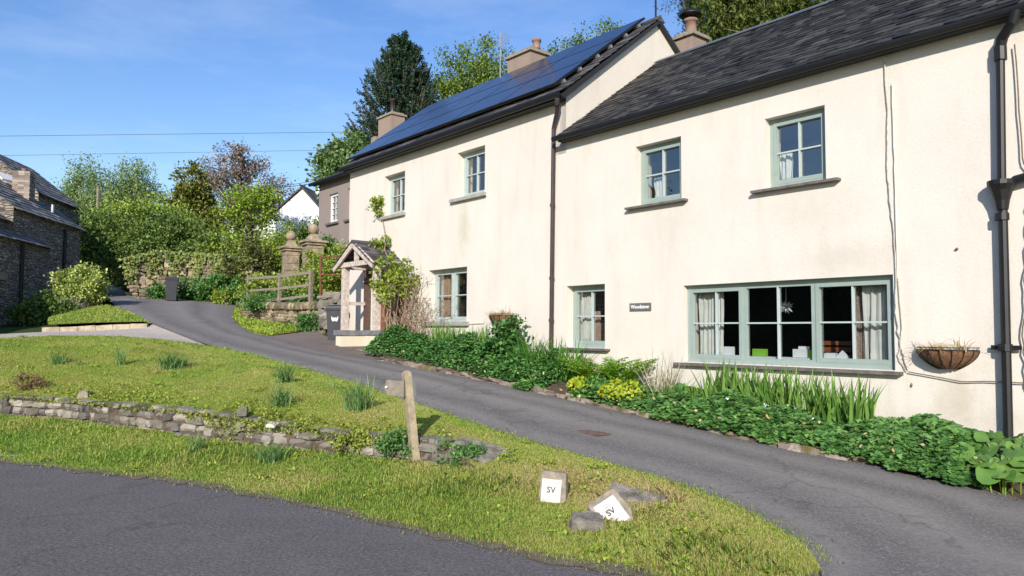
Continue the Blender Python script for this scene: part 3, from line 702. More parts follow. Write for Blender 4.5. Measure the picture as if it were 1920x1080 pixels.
hs_ = 1 - .45 * np.clip(dryness(gp), 0, .8)
grass_obj('grass', cat(blades(gp, .016, .05, .0062, hs_), blades(gq, .008, .026, .0062)), np.concatenate([gp, gq]))
wi = RNG.integers(5, 96, 5000); wf = np.concatenate([wb[wi[:3000]] + RNG.normal(size=(3000, 3)) * [.05, .04, 0] - [0, .10, .01], wt[wi[3000:]] + RNG.normal(size=(2000, 3)) * [.05, .03, .01] + [0, .14, 0]])
o = mesh_np('wall_foot_grass', *blades(wf, .02, .07, .007), M['grass']); tag(o, kind='stuff')
o = mesh_np('lawn_grass', *blades(sample_grid(GT, 6000), .03, .08, .012), M['grass']); tag(o, kind='stuff')
o = mesh_np('long_grass', *blades(lg, .05, .11, .0065), M['grass']); tag(o, kind='stuff')
# longer fringe along road and lane edges
ef = np.concatenate([re[RNG.integers(15, 138, 5000)] + RNG.normal(size=(5000, 3)) * [.12, .07, 0] + [0, .06, 0], crest[RNG.integers(45, 138, 6000)] + RNG.normal(size=(6000, 3)) * [.06, .06, 0] + [0, -.05, 0]])
o = mesh_np('fringe_grass', *blades(ef, .015, .042, .006), M['grass']); tag(o, kind='stuff')
# weeds and clover in the turf, grit along the road and lane edges
P = []
for q in np.concatenate([sample_grid(GV, 90), sample_grid(GB, 150)]):
    k = int(RNG.integers(10, 40)); P.append(q + RNG.normal(size=(k, 3)) * [.07, .07, .004] * RNG.uniform(.4, 1.3) + ZZ * RNG.uniform(.012, .04))
P = np.concatenate(P); P = P[np.linalg.norm(P[:, :2], axis=1) < 20]; n = len(P)
o = mesh_np('turf_weeds', *leaf_quads(P, unit(rdir(n) + [0, 0, .1]), unit(rdir(n) * .5 + ZZ), RNG.uniform(.02, .055, n), RNG.uniform(.015, .035, n)), L['weed']); tag(o, kind='stuff')
gr = MB()
for k in range(1500):
    if k < 850: e = re[RNG.integers(8, 139)] + np.array([RNG.normal() * .1, -abs(RNG.normal()) * .16 + .03, .004])
    elif k < 1200: e = crest[RNG.integers(40, 139)] + np.array([RNG.normal() * .1 + abs(RNG.normal()) * .08, abs(RNG.normal()) * .08, .012])
    else: e = LR[int(RNG.integers(0, 12))] * 1.0; f_ = RNG.random(); j_ = int(RNG.integers(0, 12)); e = LR[j_] * f_ + LR[j_ + 1] * (1 - f_) + NO * abs(RNG.normal()) * .12 + ZZ * .012
    r_ = RNG.uniform(.005, .017) * (1.6 if RNG.random() < .06 else 1); t4 = unit(RNG.normal(size=(4, 3))) * r_; gr.add([e + v for v in t4], [(0, 1, 2), (0, 2, 3), (0, 3, 1), (1, 3, 2)])
o = gr.build('road_grit', M['margin']); tag(o, kind='stuff')
# creeping cover over the wall top and the bank above it
GC = ruled(wt[20:100] + [0, .12, 0], wt[20:100] * .72 + crest[20:100] * .28, 4)
P = sample_grid(GC, 17000, lambda c: (np.sin(c[..., 0] * 1.9) + np.sin(c[..., 0] * 4.3 + c[..., 1]) > -.9) * 1.0 + .15); P[:, 2] += RNG.uniform(0, .06, len(P))
fi = RNG.integers(2, 99, 9000); fz = RNG.random(9000) ** 1.5; hang = .34 + .8 * np.clip(np.sin(fi * .55) * np.sin(fi * .21 + 1), 0, 1); hang = np.where(wt[fi][:, 0] < -4.3, hang * .22, hang); kp = fz < hang; fi, fz = fi[kp], fz[kp]     # trailing over the face of the wall
P = np.concatenate([P, wt[fi] * (1 - fz[:, None] * .9) + wb[fi] * fz[:, None] * .9 + RNG.normal(size=(len(fi), 3)) * [.04, .02, .01] - [0, .05, 0]])
q = leaf_quads(P, unit(rdir(len(P)) + [0, -.3, .2]), unit(rdir(len(P)) * .7 + ZZ), RNG.uniform(.02, .05, len(P)), RNG.uniform(.018, .04, len(P)))
o = mesh_np('creeping_cover', *q, L['sedum']); tag(o, kind='stuff')

# ------------------------------------------------------------------ dry stone walls
def stone_wall(name, label, Bp, Tp, mat, sl=(.16, .42), sh=(.05, .11), depth=.28, gaps=0.0, upright_top=False, jit=.10):
    Bp = np.array(Bp); Tp = np.array(Tp); t = MB()
    s = np.r_[0, np.cumsum(np.linalg.norm(np.diff(Bp[:, :2], axis=0), axis=1))]
    def pt(q, A): return np.array([np.interp(q, s, A[:, i]) for i in range(3)])
    hm = np.mean(Tp[:, 2] - Bp[:, 2]); z = -.03
    while z < hm - .01:
        h = RNG.uniform(*sh); q = RNG.uniform(-.1, .1)
        while q < s[-1]:
            l = RNG.uniform(*sl) * (1 if h > .07 else 1.15); c = q + l / 2
            if RNG.random() > gaps:
                b = pt(c, Bp); tp = pt(c, Tp); e = pt(c + .05, Bp) - pt(c - .05, Bp); e[2] *= .6
                if np.linalg.norm(e) < 1e-6: break
                e = unit(e); nrm = unit(np.cross(e, ZZ)); 
                if nrm @ (CAM - b) < 0: nrm = -nrm
                f = (z + h / 2) / hm; p = b + (tp - b) * f
                tilt = RNG.normal() * .05; e2 = unit(e + ZZ * tilt); up_ = unit(np.cross(nrm, e2)); up_ = up_ if up_[2] > 0 else -up_
                hh = h * (tp[2] - b[2]) / hm
                t.rock(p - nrm * (depth * .35 - RNG.uniform(-.035, .035)), e2, nrm, up_, (l * .98, depth, hh * RNG.uniform(.88, 1.15)), jit)
            q += l
        z += h
    if upright_top:
        q = 0
        while q < s[-1]:
            l = RNG.uniform(.06, .13); b = pt(q, Tp); e = unit(pt(min(q + .05, s[-1]), Bp) - pt(max(q - .05, 0), Bp)); nrm = unit(np.cross(e, ZZ))
            e2 = unit(e + ZZ * RNG.uniform(.2, .6)); up_ = unit(np.cross(nrm, e2)); up_ = up_ if up_[2] > 0 else -up_
            t.rock(b + ZZ * .06, e2, nrm, up_, (l, depth, RNG.uniform(.16, .26)), .15); q += l
    o = t.build(name, mat, loc=Bp[len(Bp) // 2]); return tag(o, label, 'stone wall')
stone_wall('dry_stone_wall', 'low dry stone retaining wall of grey slabs between road verge and grass bank', WALL_B, WALL_T + ZZ * .03, M['stone'], (.09, .34), (.055, .12), gaps=.01, jit=.16)
stone_wall('garden_wall', 'tan stone garden wall with upright coping stones under the wooden fence', FW_B, FW_T, M['stonew'], (.15, .4), (.07, .13), .35, upright_top=True)

# ------------------------------------------------------------------ low cottage (right)
def cut_wall(mb, us, zs, holes, o=0.0):
    us = sorted(set(us + [h[0] for h in holes] + [h[1] for h in holes])); zs = sorted(set(zs + [h[2] for h in holes] + [h[3] for h in holes]))
    for i in range(len(us) - 1):
        for j in range(len(zs) - 1):
            uc, zc = (us[i] + us[i + 1]) / 2, (zs[j] + zs[j + 1]) / 2
            if any(h[0] < uc < h[1] and h[2] < zc < h[3] for h in holes): continue
            mb.quad(H(us[i + 1], o, zs[j]), H(us[i], o, zs[j]), H(us[i], o, zs[j + 1]), H(us[i + 1], o, zs[j + 1]))
    for (a, b, c, d) in holes:
        r = o - .42
        mb.quad(H(b, o, c), H(b, o, d), H(b, r, d), H(b, r, c)); mb.quad(H(a, o, d), H(a, o, c), H(a, r, c), H(a, r, d))
        mb.quad(H(b, o, d), H(a, o, d), H(a, r, d), H(b, r, d)); mb.quad(H(a, o, c), H(b, o, c), H(b, r, c), H(a, r, c))
def window(parent, u0, u1, z0, z1, lights, rows, fm, sillspec, fr=.065, sash=.05, rec=.13, cols=2, nm='window', wo=0.0):
    """lights: list of (ua, ub) fractions from left (big u) to right; sash flag"""
    mb = MB(); o1 = wo - rec; o0 = o1 - .07
    mb.hb(u1 - fr, u1, o0, o1, z0, z1); mb.hb(u0, u0 + fr, o0, o1, z0, z1)
    mb.hb(u0 + fr, u1 - fr, o0, o1 - .002, z1 - fr, z1); mb.hb(u0 + fr, u1 - fr, o0, o1 + .012, z0, z0 + fr)
    bars = MB(); panes = MB()
    for (a, b, has_sash, nc) in lights:
        ua, ub = a, b
        zz0, zz1 = z0 + fr, z1 - fr; op = o1 + (.014 if has_sash else -.004)
        if ub < u1 - fr - .001: mb.hb(ub, ub + .05, o0, o1 - .004, zz0, zz1)      # mullion to its left
        s = sash if has_sash else .02
        mb.hb(ub - s, ub, o0 + .004, op, zz0, zz1); mb.hb(ua, ua + s, o0 + .004, op, zz0, zz1)
        mb.hb(ua + s, ub - s, o0 + .004, op - .001, zz1 - s, zz1); mb.hb(ua + s, ub - s, o0 + .004, op + .003, zz0, zz0 + s * 1.2)
        pa, pb, pz0, pz1 = ua + s, ub - s, zz0 + s * 1.2, zz1 - s
        bw = .022
        for c in range(1, nc):
            x = pa + (pb - pa) * c / nc; bars.hb(x - bw / 2, x + bw / 2, o0 + .01, o1 - .002, pz0, pz1)
        for r in range(1, rows):
            z = pz0 + (pz1 - pz0) * r / rows
            for c in range(nc):
                xa = pa + (pb - pa) * c / nc + (bw / 2 if c else 0); xb = pa + (pb - pa) * (c + 1) / nc - (bw / 2 if c < nc - 1 else 0)
                bars.hb(xa, xb, o0 + .01, o1 - .005, z - bw / 2, z + bw / 2)
        og = o0 + .025
        panes.quad(H(pb, og, pz0), H(pa, og, pz0), H(pa, og, pz1), H(pb, og, pz1))
    w = mb.build(nm, fm, parent)
    bars.build('glazing_bar', M['bead'], w); panes.build('pane', M['glass'], w)
    if sillspec:
        a, b, zt, th, proj, sm = sillspec
        s = MB(); s.hb(a, b, wo + .002, wo + proj, zt - th, zt); s.hb(u0 + .003, u1 - .003, wo - rec + .02, wo + .002, zt - th + .002, zt + .004); s.build('sill', sm, w)
    return w

def slates(mb, u0, u1, p_lo, p_hi, exp=.2, wd=(.2, .34), th=.012, jit=.006, skip=None):
    """p_lo=(o,z) eave, p_hi=(o,z) ridge"""
    lo = np.array(p_lo, float); hi = np.array(p_hi, float); dv = hi - lo; Ls = np.linalg.norm(dv); dv = dv / Ls; nv = np.array([dv[1], -dv[0]])
    if nv[1] < 0: nv = -nv
    n = int(Ls / exp); ex = Ls / n
    for i in range(n):
        u = u0 - RNG.uniform(0, .2); a = i * ex; w_ = RNG.uniform(*wd)
        while u < u1:
            w_ = RNG.uniform(*wd); ua, ub = max(u, u0), min(u + w_ - .004, u1); u += w_
            if ub - ua < .03: continue
            if skip and skip((ua + ub) / 2, i / n): continue
            a0 = a + RNG.normal() * jit; a1 = a + ex * 2.0
            l0 = th * 2.2 + RNG.uniform(0, .010); l1 = .004
            if a1 > Ls: a1 = Ls; 
            tw = RNG.normal() * .004
            def pt(u_, s_, l_): q = lo + dv * s_ + nv * l_; return H(u_, q[0], q[1])
            mb.hexa([pt(ub, a0, l0 - th + tw), pt(ua, a0, l0 - th - tw), pt(ua, a1, l1 - th), pt(ub, a1, l1 - th), pt(ub, a0, l0 + tw), pt(ua, a0, l0 - tw), pt(ua, a1, l1), pt(ub, a1, l1)])

EZ = 5.27
low = thing('cottage', 'lower cream roughcast cottage with wide three light window and mossy dark slate roof', 'house', H(5, 0, g(5)), 'cream cottages beside the lane')
holesR = [(4.12, 7.36, 1.15, 2.36), (4.97, 5.88, 3.70, 4.74), (7.385, 8.335, 3.755, 4.79), (9.06, 10.03, 1.33, 2.47)]
mb = MB(); cut_wall(mb, [-3.0, 10.25], [-.4, 2.9, EZ + .1], holesR); mb.build('front_wall', M['cream'], low)
mb = MB(); RDP = 2.75; RZ = 7.42
mb.hb(-3.0, 10.2, -5.6, -5.3, -.4, EZ + .1); mb.prism([H(-3.0, 0, -.4), H(-3.0, -5.3, -.4), H(-3.0, -5.3, 5.3), H(-3.0, -RDP, RZ - .1), H(-3.0, 0, 5.3)], DU * .3)
mb.build('back_wall', M['cream'], low)
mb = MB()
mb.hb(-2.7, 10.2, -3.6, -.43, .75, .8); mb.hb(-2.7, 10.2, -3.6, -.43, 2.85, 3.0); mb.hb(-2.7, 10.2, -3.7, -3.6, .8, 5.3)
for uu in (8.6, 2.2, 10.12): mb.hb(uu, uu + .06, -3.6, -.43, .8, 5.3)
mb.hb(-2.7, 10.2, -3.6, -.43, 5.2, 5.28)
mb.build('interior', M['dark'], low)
mb = MB(); mb.hb(4.13, 7.35, -.45, -.21, 1.16, 1.262); mb.build('window_board', M['white'], low)
# roof with hand laid slates
mb = MB(); slates(mb, -3.1, 10.02, (.24, 5.27), (-RDP, RZ), .150, (.14, .30), .010, .011); 
r_ = mb.build('roof', M['slate'], low)
mb = MB(); mb.prism([H(-3.1, .22, 5.235), H(-3.1, -RDP, RZ - .035), H(-3.1, -5.75, 5.235), H(-3.1, -5.65, 5.19), H(-3.1, -RDP, RZ - .13), H(-3.1, .16, 5.19)], DU * 13.10); mb.build('roof_deck', M['fascia'], r_)
mb = MB(); u = -3.1
while u < 10.0:
    l = .62; lf = .03 + RNG.uniform(-.008, .008)
    for s in (1, -1):
        e = min(u + l - .012, 10.02)
        mb.hexa([H(e, -RDP, RZ + lf), H(u, -RDP, RZ + lf), H(u, -RDP + s * .17, RZ - .10 + lf), H(e, -RDP + s * .17, RZ - .10 + lf), H(e, -RDP, RZ + lf + .022), H(u, -RDP, RZ + lf + .022), H(u, -RDP + s * .18, RZ - .085 + lf), H(e, -RDP + s * .18, RZ - .085 + lf)])
    u += l
mb.build('ridge_tile', M['ridge'], r_)
mb = MB(); mb.tube([H(-3.1, .23, 5.245), H(3, .23, 5.235), H(10.17, .23, 5.245)], .050, 10); mb.hb(-3.0, 10.1, .02, .17, 5.19, 5.24); mb.build('gutter', M['black'], low)
# windows of the low cottage
window(low, 4.12, 7.36, 1.15, 2.36, [(6.36, 7.295, True, 2), (5.25, 6.31, False, 2), (4.185, 5.20, True, 2)], 2, M['frame'], (4.02, 7.5, 1.135, .04, .10, M['sill']), rec=.10)
window(low, 4.97, 5.88, 3.70, 4.74, [(5.035, 5.815, True, 2)], 2, M['frame'], (4.76, 6.07, 3.69, .035, .11, M['sill']))
window(low, 7.385, 8.335, 3.755, 4.79, [(7.45, 8.27, True, 2)], 2, M['frame'], (7.25, 8.5, 3.745, .035, .11, M['sill']))
window(low, 9.06, 10.03, 1.33, 2.47, [(9.125, 9.965, True, 2)], 2, M['frame'], (8.93, 10.1, 1.32, .035, .10, M['sill']), rec=.17)
# iron downpipes
mb = MB()
mb.tube([H(2.62, .24, 5.22), H(2.66, .22, 5.10), H(2.80, .12, 4.98), H(2.83, .09, 4.88)], .058, 10)
mb.tube([H(2.83, .09, 4.92), H(2.86, .09, 3.35)], .046, 10); mb.tube([H(2.83, .09, 4.90), H(2.83, .09, 4.74)], .066, 10)
mb.lathe(H(2.86, .10, 3.02), [(.06, 0), (.075, .10), (.11, .22), (.145, .28), (.145, .33), (.02, .34)], 14)
mb.tube([H(2.86, .09, 3.05), H(2.88, .09, .3)], .050, 10); mb.tube([H(2.87, .09, 2.98), H(2.87, .09, 2.90)], .074, 10); mb.tube([H(2.88, .09, 1.50), H(2.88, .09, 1.42)], .074, 10)
mb.box(H(2.88, .06, 1.46), .30, .02, .05, A0 - math.pi / 2 + 0)
mb.tube([H(-2.8, .10, 3.50), H(2.1, .10, 3.42), H(2.5, .10, 3.38), H(2.72, .10, 3.34), H(2.83, .10, 3.25)], .05, 10)
mb.build('downpipe', M['black'], low)
mb = MB()   # wiggly cables
def cable(mb, pts, r, wig=.0):
    P = resample([H(*p) for p in pts], max(8, len(pts) * 7)); P = P + (DU[None] * RNG.normal(size=(len(P), 1)) * wig); mb.tube(P, r, 5)
cable(mb, [(4.15, .03, 5.18), (4.12, .03, 4.5), (4.15, .03, 3.7), (4.09, .03, 2.9), (4.07, .03, 2.4), (4.09, .03, 1.9), (4.03, .03, 1.45), (3.96, .03, 1.16)], .008, .006)
cable(mb, [(4.04, .03, 2.4), (4.02, .03, 1.7), (4.06, .03, 1.3), (3.97, .03, 1.14)], .006, .007)
mb.build('cable', M['cable'], low)
mb = MB(); cable(mb, [(4.06, .03, 4.8), (4.05, .03, 3.0), (4.05, .03, 2.3)], .009, .002); mb.build('cable', M['cream'], low)
mb = MB(); cable(mb, [(3.95, .04, 1.14), (3.6, .04, 1.09), (3.35, .04, 1.05), (3.1, .04, 1.07), (2.6, .04, 1.07)], .007, .004)
cable(mb, [(2.70, .05, 4.9), (2.68, .05, 4.2), (2.66, .05, 3.55), (2.55, .05, 3.3)], .008, .003); cable(mb, [(2.62, .05, 3.1), (2.68, .05, 2.2), (2.72, .05, 1.5), (2.66, .05, .6)], .009, .01)
cable(mb, [(2.55, .05, 3.1), (2.6, .05, 2.0), (2.58, .05, .6)], .007, .005)
mb.build('cable', M['cabled'], low)
# slate name plate with lettering
def text_mesh(body, size, name, mat, parent, origin, ex, ey, depth=.003, loc=None, align='CENTER', bold=0.0):
    cu = bpy.data.curves.new('t', 'FONT'); cu.body = body; cu.size = size; cu.extrude = depth; cu.align_x = align; cu.align_y = 'CENTER'; cu.resolution_u = 3; cu.offset = bold
    to = bpy.data.objects.new('t', cu); COL.objects.link(to); bpy.context.view_layer.update()
    me = to.to_mesh(); V = np.array([v.co[:] for v in me.vertices]); Fc = [tuple(p.vertices) for p in me.polygons]; to.to_mesh_clear()
    bpy.data.objects.remove(to); ez = np.cross(ex, ey)
    Wv = np.asarray(origin) + V[:, :1] * ex + V[:, 1:2] * ey + V[:, 2:3] * ez
    return mesh_np(name, Wv, Fc, mat, parent, loc)
mb = MB(); mb.hb(8.01, 8.47, .004, .024, 1.975, 2.105); npl = mb.build('name_plate', plain('plate_slate', (.13, .125, .12), .6, var=.15), low)
text_mesh('Woodstow', .085, 'lettering', M['whiteplastic'], npl, H(8.24, .027, 2.04), -DU, ZZ, bold=.002)
MB().lathe(H(3.37, .02, 2.62), [(.001, -.02), (.022, 0), (.001, .02)], 8).build('wall_fixing', M['cabled'], low); MB().lathe(H(3.92, .02, .98), [(.001, -.03), (.014, 0), (.001, .03)], 8).build('wall_fixing', M['cabled'], low)

# ------------------------------------------------------------------ tall cottage (left)
TZ = 6.22; TR_ = 8.36; TD = 2.7
tall = thing('cottage', 'taller cream roughcast cottage with solar panels covering its roof', 'house', H(14.4, 0, g(14)), 'cream cottages beside the lane')
holesL = [(13.16, 14.66, 1.82, 3.04), (15.78, 16.77, 4.54, 5.60), (12.55, 13.55, 4.58, 5.63)]
mb = MB(); cut_wall(mb, [10.25, 18.65], [.2, 3.8, TZ], holesL)
mb.quad(H(10.25, 0, EZ + .1), H(10.05, 0, EZ + .1), H(10.05, 0, TZ), H(10.25, 0, TZ))
mb.build('front_wall', M['cream'], tall)
mb = MB(); mb.prism([H(10.05, .0, 5.0), H(10.05, -5.4, 5.0), H(10.05, -5.4, TZ + .02), H(10.05, -TD, TR_ - .06), H(10.05, 0, TZ + .02)], DU * .3); mb.build('gable_wall', M['cream2'], tall)
mb = MB(); mb.prism([H(18.35, -.001, .2), H(18.35, -5.4, .2), H(18.35, -5.4, TZ), H(18.35, -TD, TR_ - .06), H(18.35, -.001, TZ)], DU * .298); mb.hb(10.35, 18.35, -5.4, -5.1, .2, TZ); mb.build('back_wall', M['cream'], tall)
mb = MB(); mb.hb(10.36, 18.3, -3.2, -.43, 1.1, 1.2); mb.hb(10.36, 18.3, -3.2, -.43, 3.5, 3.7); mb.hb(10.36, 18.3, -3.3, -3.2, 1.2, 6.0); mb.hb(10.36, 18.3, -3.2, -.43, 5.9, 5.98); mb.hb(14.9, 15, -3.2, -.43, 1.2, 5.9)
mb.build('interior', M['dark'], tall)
sl = (TR_ - 6.08) / (TD + .25)
mb = MB(); slates(mb, 9.93, 18.78, (.25, 6.10), (-TD, TR_), .21, (.2, .36), .014, .01); rf = mb.build('roof', M['slate2'], tall)
mb = MB(); mb.prism([H(9.95, .23, 6.055), H(9.95, -TD, TR_ - .04), H(9.95, -5.6, 6.05), H(9.95, -5.5, 6.0), H(9.95, -TD, TR_ - .13), H(9.95, .14, 6.0)], DU * 8.77); mb.build('roof_deck', M['fascia'], rf)
mb = MB()
for i in range(9): mb.prism([H(9.94 + i * .985, -TD + .16, TR_ - .09), H(9.94 + i * .985, -TD, TR_ + .045), H(9.94 + i * .985, -TD - .16, TR_ - .09)], DU * .97)
mb.build('ridge_tile', M['slate2'], rf)
# solar panels: three rows stood off the slates
def rp(u, s, l):   # roof point: s 0..1 up the slope, l out of it
    a = np.array([.25, 6.10]); b = np.array([-TD, TR_]); dv = b - a; nv = unit(np.array([dv[1], -dv[0]])); q = a + dv * s + nv * l; return H(u, q[0], q[1])
rows = [(.055, .355), (.36, .66), (.665, .965)]
for k, (s0, s1) in enumerate(rows):
    n = 5; ua, ub = 10.22, 18.58
    for i in range(n):
        a = ua + (ub - ua) * i / n; b = ua + (ub - ua) * (i + 1) / n - .006
        mb = MB(); mb.hexa([rp(b, s0, .10), rp(a, s0, .10), rp(a, s1, .10), rp(b, s1, .10), rp(b, s0, .145), rp(a, s0, .145), rp(a, s1, .145), rp(b, s1, .145)])
        pn = mb.build('solar_panel', M['black'], tall)
        d_ = .02; e_ = .006
        MB().quad(rp(b - d_, s0 + e_, .147), rp(a + d_, s0 + e_, .147), rp(a + d_, s1 - e_, .147), rp(b - d_, s1 - e_, .147)).build('solar_cells', M['solar'], pn)
mb = MB()
for s in (.13, .28, .45, .58, .74, .88): mb.hexa([rp(18.5, s - .008, .04), rp(10.18, s - .008, .04), rp(10.18, s + .008, .04), rp(18.5, s + .008, .04), rp(18.5, s - .008, .098), rp(10.18, s - .008, .098), rp(10.18, s + .008, .098), rp(18.5, s + .008, .098)])
mb.build('panel_rail', M['alu'], tall)
mb = MB(); mb.tube([H(9.98, .28, 6.06), H(14, .28, 6.045), H(18.75, .28, 6.06)], .062, 10); mb.hb(10.06, 18.6, .01, .2, 5.99, 6.045); mb.build('gutter', M['black'], tall)
mb = MB(); mb.tube([H(10.03, .26, 6.06), H(10.04, .24, 5.96), H(10.06, .22, 5.88)], .05, 10); mb.tube([H(10.06, .22, 5.90), H(10.14, .15, 5.78), H(10.28, .08, 5.60), H(10.32, .07, 5.50)], .042, 10)
mb.tube([H(10.32, .07, 5.52), H(10.38, .07, 1.0)], .042, 10)
for z in (4.0, 2.6, 1.8): mb.tube([H(10.345 + (4 - z) * .012, .07, z), H(10.345 + (4 - z) * .012, .07, z + .06)], .052, 10)
mb.build('downpipe', M['brownpipe'], tall)
window(tall, 13.16, 14.66, 1.82, 3.04, [(13.91, 14.595, True, 1), (13.225, 13.86, True, 1)], 2, M['frame2'], (13.05, 14.85, 1.83, .09, .08, M['sill2']), rec=.17)
window(tall, 15.78, 16.77, 4.54, 5.60, [(15.845, 16.705, True, 2)], 2, M['frame2'], (15.72, 16.86, 4.545, .07, .08, M['sill2']), rec=.17)
window(tall, 12.55, 13.55, 4.58, 5.63, [(12.615, 13.485, True, 2)], 2, M['frame2'], (12.45, 13.75, 4.585, .07, .09, M['sill2']), rec=.17)
mb = MB(); cable(mb, [(12.44, .02, 5.0), (12.46, .02, 4.0), (12.48, .02, 2.9), (12.50, .02, 1.82), (12.52, .02, 1.79), (13.05, .02, 1.78)], .010, .003); mb.build('cable', M['cream'], tall)
def chimney(parent, uc, oc, z0, z1, su, so, mat, pots, capm):
    mb = MB(); mb.hb(uc - su / 2, uc + su / 2, oc - so / 2, oc + so / 2, z0, z1); ch = mb.build('chimney', mat, parent)
    mb = MB(); mb.hb(uc - su / 2 - .06, uc + su / 2 + .06, oc - so / 2 - .06, oc + so / 2 + .06, z1 + .002, z1 + .07); mb.hb(uc - su / 2 + .02, uc + su / 2 - .02, oc - so / 2 + .02, oc + so / 2 - .02, z1 + .072, z1 + .13); mb.build('chimney_cap', capm, ch)
    for (du, h, r, cowl) in pots:
        mb = MB(); mb.lathe(H(uc + du, oc, z1 + .13), [(r * 1.15, 0), (r, .05), (r * .95, h - .06), (r * 1.2, h - .05), (r * 1.2, h)], 14)
        cb_ = None
        if cowl:
            cb_ = MB()
            for q in range(3): cb_.box(H(uc + du, oc, z1 + .13 + h + .04) + np.array([math.cos(q * 2.1) * r, math.sin(q * 2.1) * r, 0]), .015, .015, .1)
            cb_.lathe(H(uc + du, oc, z1 + .13 + h + .08), [(r * 1.9, 0), (r * 1.95, .03), (r * 1.5, .10), (r * .4, .15)], 16)
        cp_ = mb.build('chimney_pot', M['brownpipe'] if cowl is None else M['clay'], ch, smooth=True)
        if cb_ is not None: cb_.build('cowl', M['black'], ch, smooth=True)
    return ch
chimney(tall, 14.38, -TD - .1, 7.9, 8.74, .92, .60, M['chim'], [(-.35, .26, .10, False)], M['conc'])
chc = chimney(tall, 9.93, -3.75, 6.6, 8.12, .46, .5, M['chim'], [(0, .34, .13, True)], M['conc'])
mb = MB(); a_ = H(14.95, -2.35, 0)
zt_ = fac(948, 42, -2.35)[2]; mb.tube([a_ + ZZ * 8.0, a_ + ZZ * (zt_ - .2)], .018, 6); b_ = a_ + ZZ * (zt_ - .55); dv = unit(np.array([.35, .5, .75])); mb.tube([b_ - dv * .1, b_ + dv * .55], .012, 5)
for k in range(6):
    c_ = b_ + dv * (.0 + .1 * k); s_ = unit(np.cross(dv, [.3, -.8, .5])) * (.16 - .008 * k); mb.tube([c_ - s_, c_ + s_], .007, 4)
mb.build('aerial', M['alu'], tall)
mb = MB(); q_ = H(10.15, -TD - .1, 8.3); mb.tube([q_, q_ + ZZ * 1.6], .022, 6); mb.build('mast', M['black'], tall)

# ------------------------------------------------------------------ porch
pu0, pu1, po = 15.88, 17.66, .86; pz = 1.04
porch = thing('porch', 'small oak framed entrance porch with slate gable roof against cream wall', 'porch', H(16.8, .5, pz))
mb = MB(); mb.hb(17.32, 17.62, .004, po, pz - .2, 1.50); mb.hb(15.58, 16.1, .004, po, pz - .2, 1.52); mb.build('low_wall', M['porchwall'], porch)
mb = MB(); mb.hb(17.28, 17.66, .006, po + .05, 1.504, 1.63); mb.hb(15.54, 16.14, .006, po + .05, 1.524, 1.63); mb.build('coping', plain('blue_slate_coping', (.20, .20, .20), .7, var=.3), porch)
def post(u, o, z0, z1, w, mat): MB().hb(u - w / 2, u + w / 2, o - w / 2, o + w / 2, z0, z1).build('post', mat, porch)
post(17.42, .72, 1.632, 3.22, .15, M['oak']); post(15.82, .72, 1.632, 3.22, .15, M['oak']); post(17.42, .09, 1.632, 3.2, .13, M['oak_shade']); post(15.82, .09, 1.632, 3.2, .13, M['oak_shade'])
MB().hb(17.37, 17.47, .17, .63, 2.28, 2.36).build('rail', M['oak'], porch); MB().hb(15.77, 15.87, .17, .63, 2.28, 2.36).build('rail', M['oak'], porch)
ua, ub, uc_ = 15.78, 17.70, 16.74; ez, az = 3.22, 3.80
mb = MB(); mb.bar(H(17.6, .78, 3.29), H(15.88, .78, 3.29), .10, .12); mb.bar(H(uc_, .78, 3.36), H(uc_, .78, 3.68), .09, .09, up=NO); mb.bar(H(17.45, .06, 3.26), H(17.45, .70, 3.26), .11, .11); mb.bar(H(15.86, .06, 3.26), H(15.86, .70, 3.26), .11, .11); mb.build('tie_beam', M['oak'], porch)
for s in (1, -1):
    ue = uc_ + s * 1.02
    mb = MB(); mb.bar(H(ue, .89, 3.19), H(uc_ + s * .012, .89, 3.765), .05, .15, up=ZZ); mb.build('bargeboard', M['oak'], porch)
    mb = MB()
    for i in range(7):
        f0, f1 = i / 7, (i + 1.7) / 7; z_ = lambda f: 3.20 + (3.84 - 3.20) * f; u_ = lambda f: uc_ + s * 1.06 * (1 - f)
        f1 = min(f1, 1.0); o_ = 0.0
        while o_ < .93:
            w_ = RNG.uniform(.15, .28); oe = min(o_ + w_ - .004, .94); l0 = .035 + RNG.uniform(0, .012)
            mb.hexa([H(u_(f0), o_, z_(f0) + l0 - .015), H(u_(f0), oe, z_(f0) + l0 - .015), H(u_(f1), oe, z_(f1) - .01), H(u_(f1), o_, z_(f1) - .01), H(u_(f0), o_, z_(f0) + l0), H(u_(f0), oe, z_(f0) + l0), H(u_(f1), oe, z_(f1) + .006), H(u_(f1), o_, z_(f1) + .006)]); o_ += w_
    mb.build('roof', M['slate2'], porch)
mb = MB(); mb.prism([H(uc_ - .09, .0, 3.80), H(uc_, .0, 3.885), H(uc_ + .09, .0, 3.80)], NO * .93); mb.build('ridge_tile', M['slate2'], porch)
mb = MB(); mb.hb(16.25, 17.05, .004, .05, 1.2, 3.1); dd = mb.build('door', M['door'], porch)
mb = MB(); mb.lathe(H(16.32, .075, 2.1), [(.001, -.03), (.03, 0), (.001, .03)], 10); mb.build('handle', M['black'], dd)
mb = MB(); mb.hb(16.14, 17.3, .006, .8, pz - .1, 1.16); mb.build('step', M['conc'], porch)

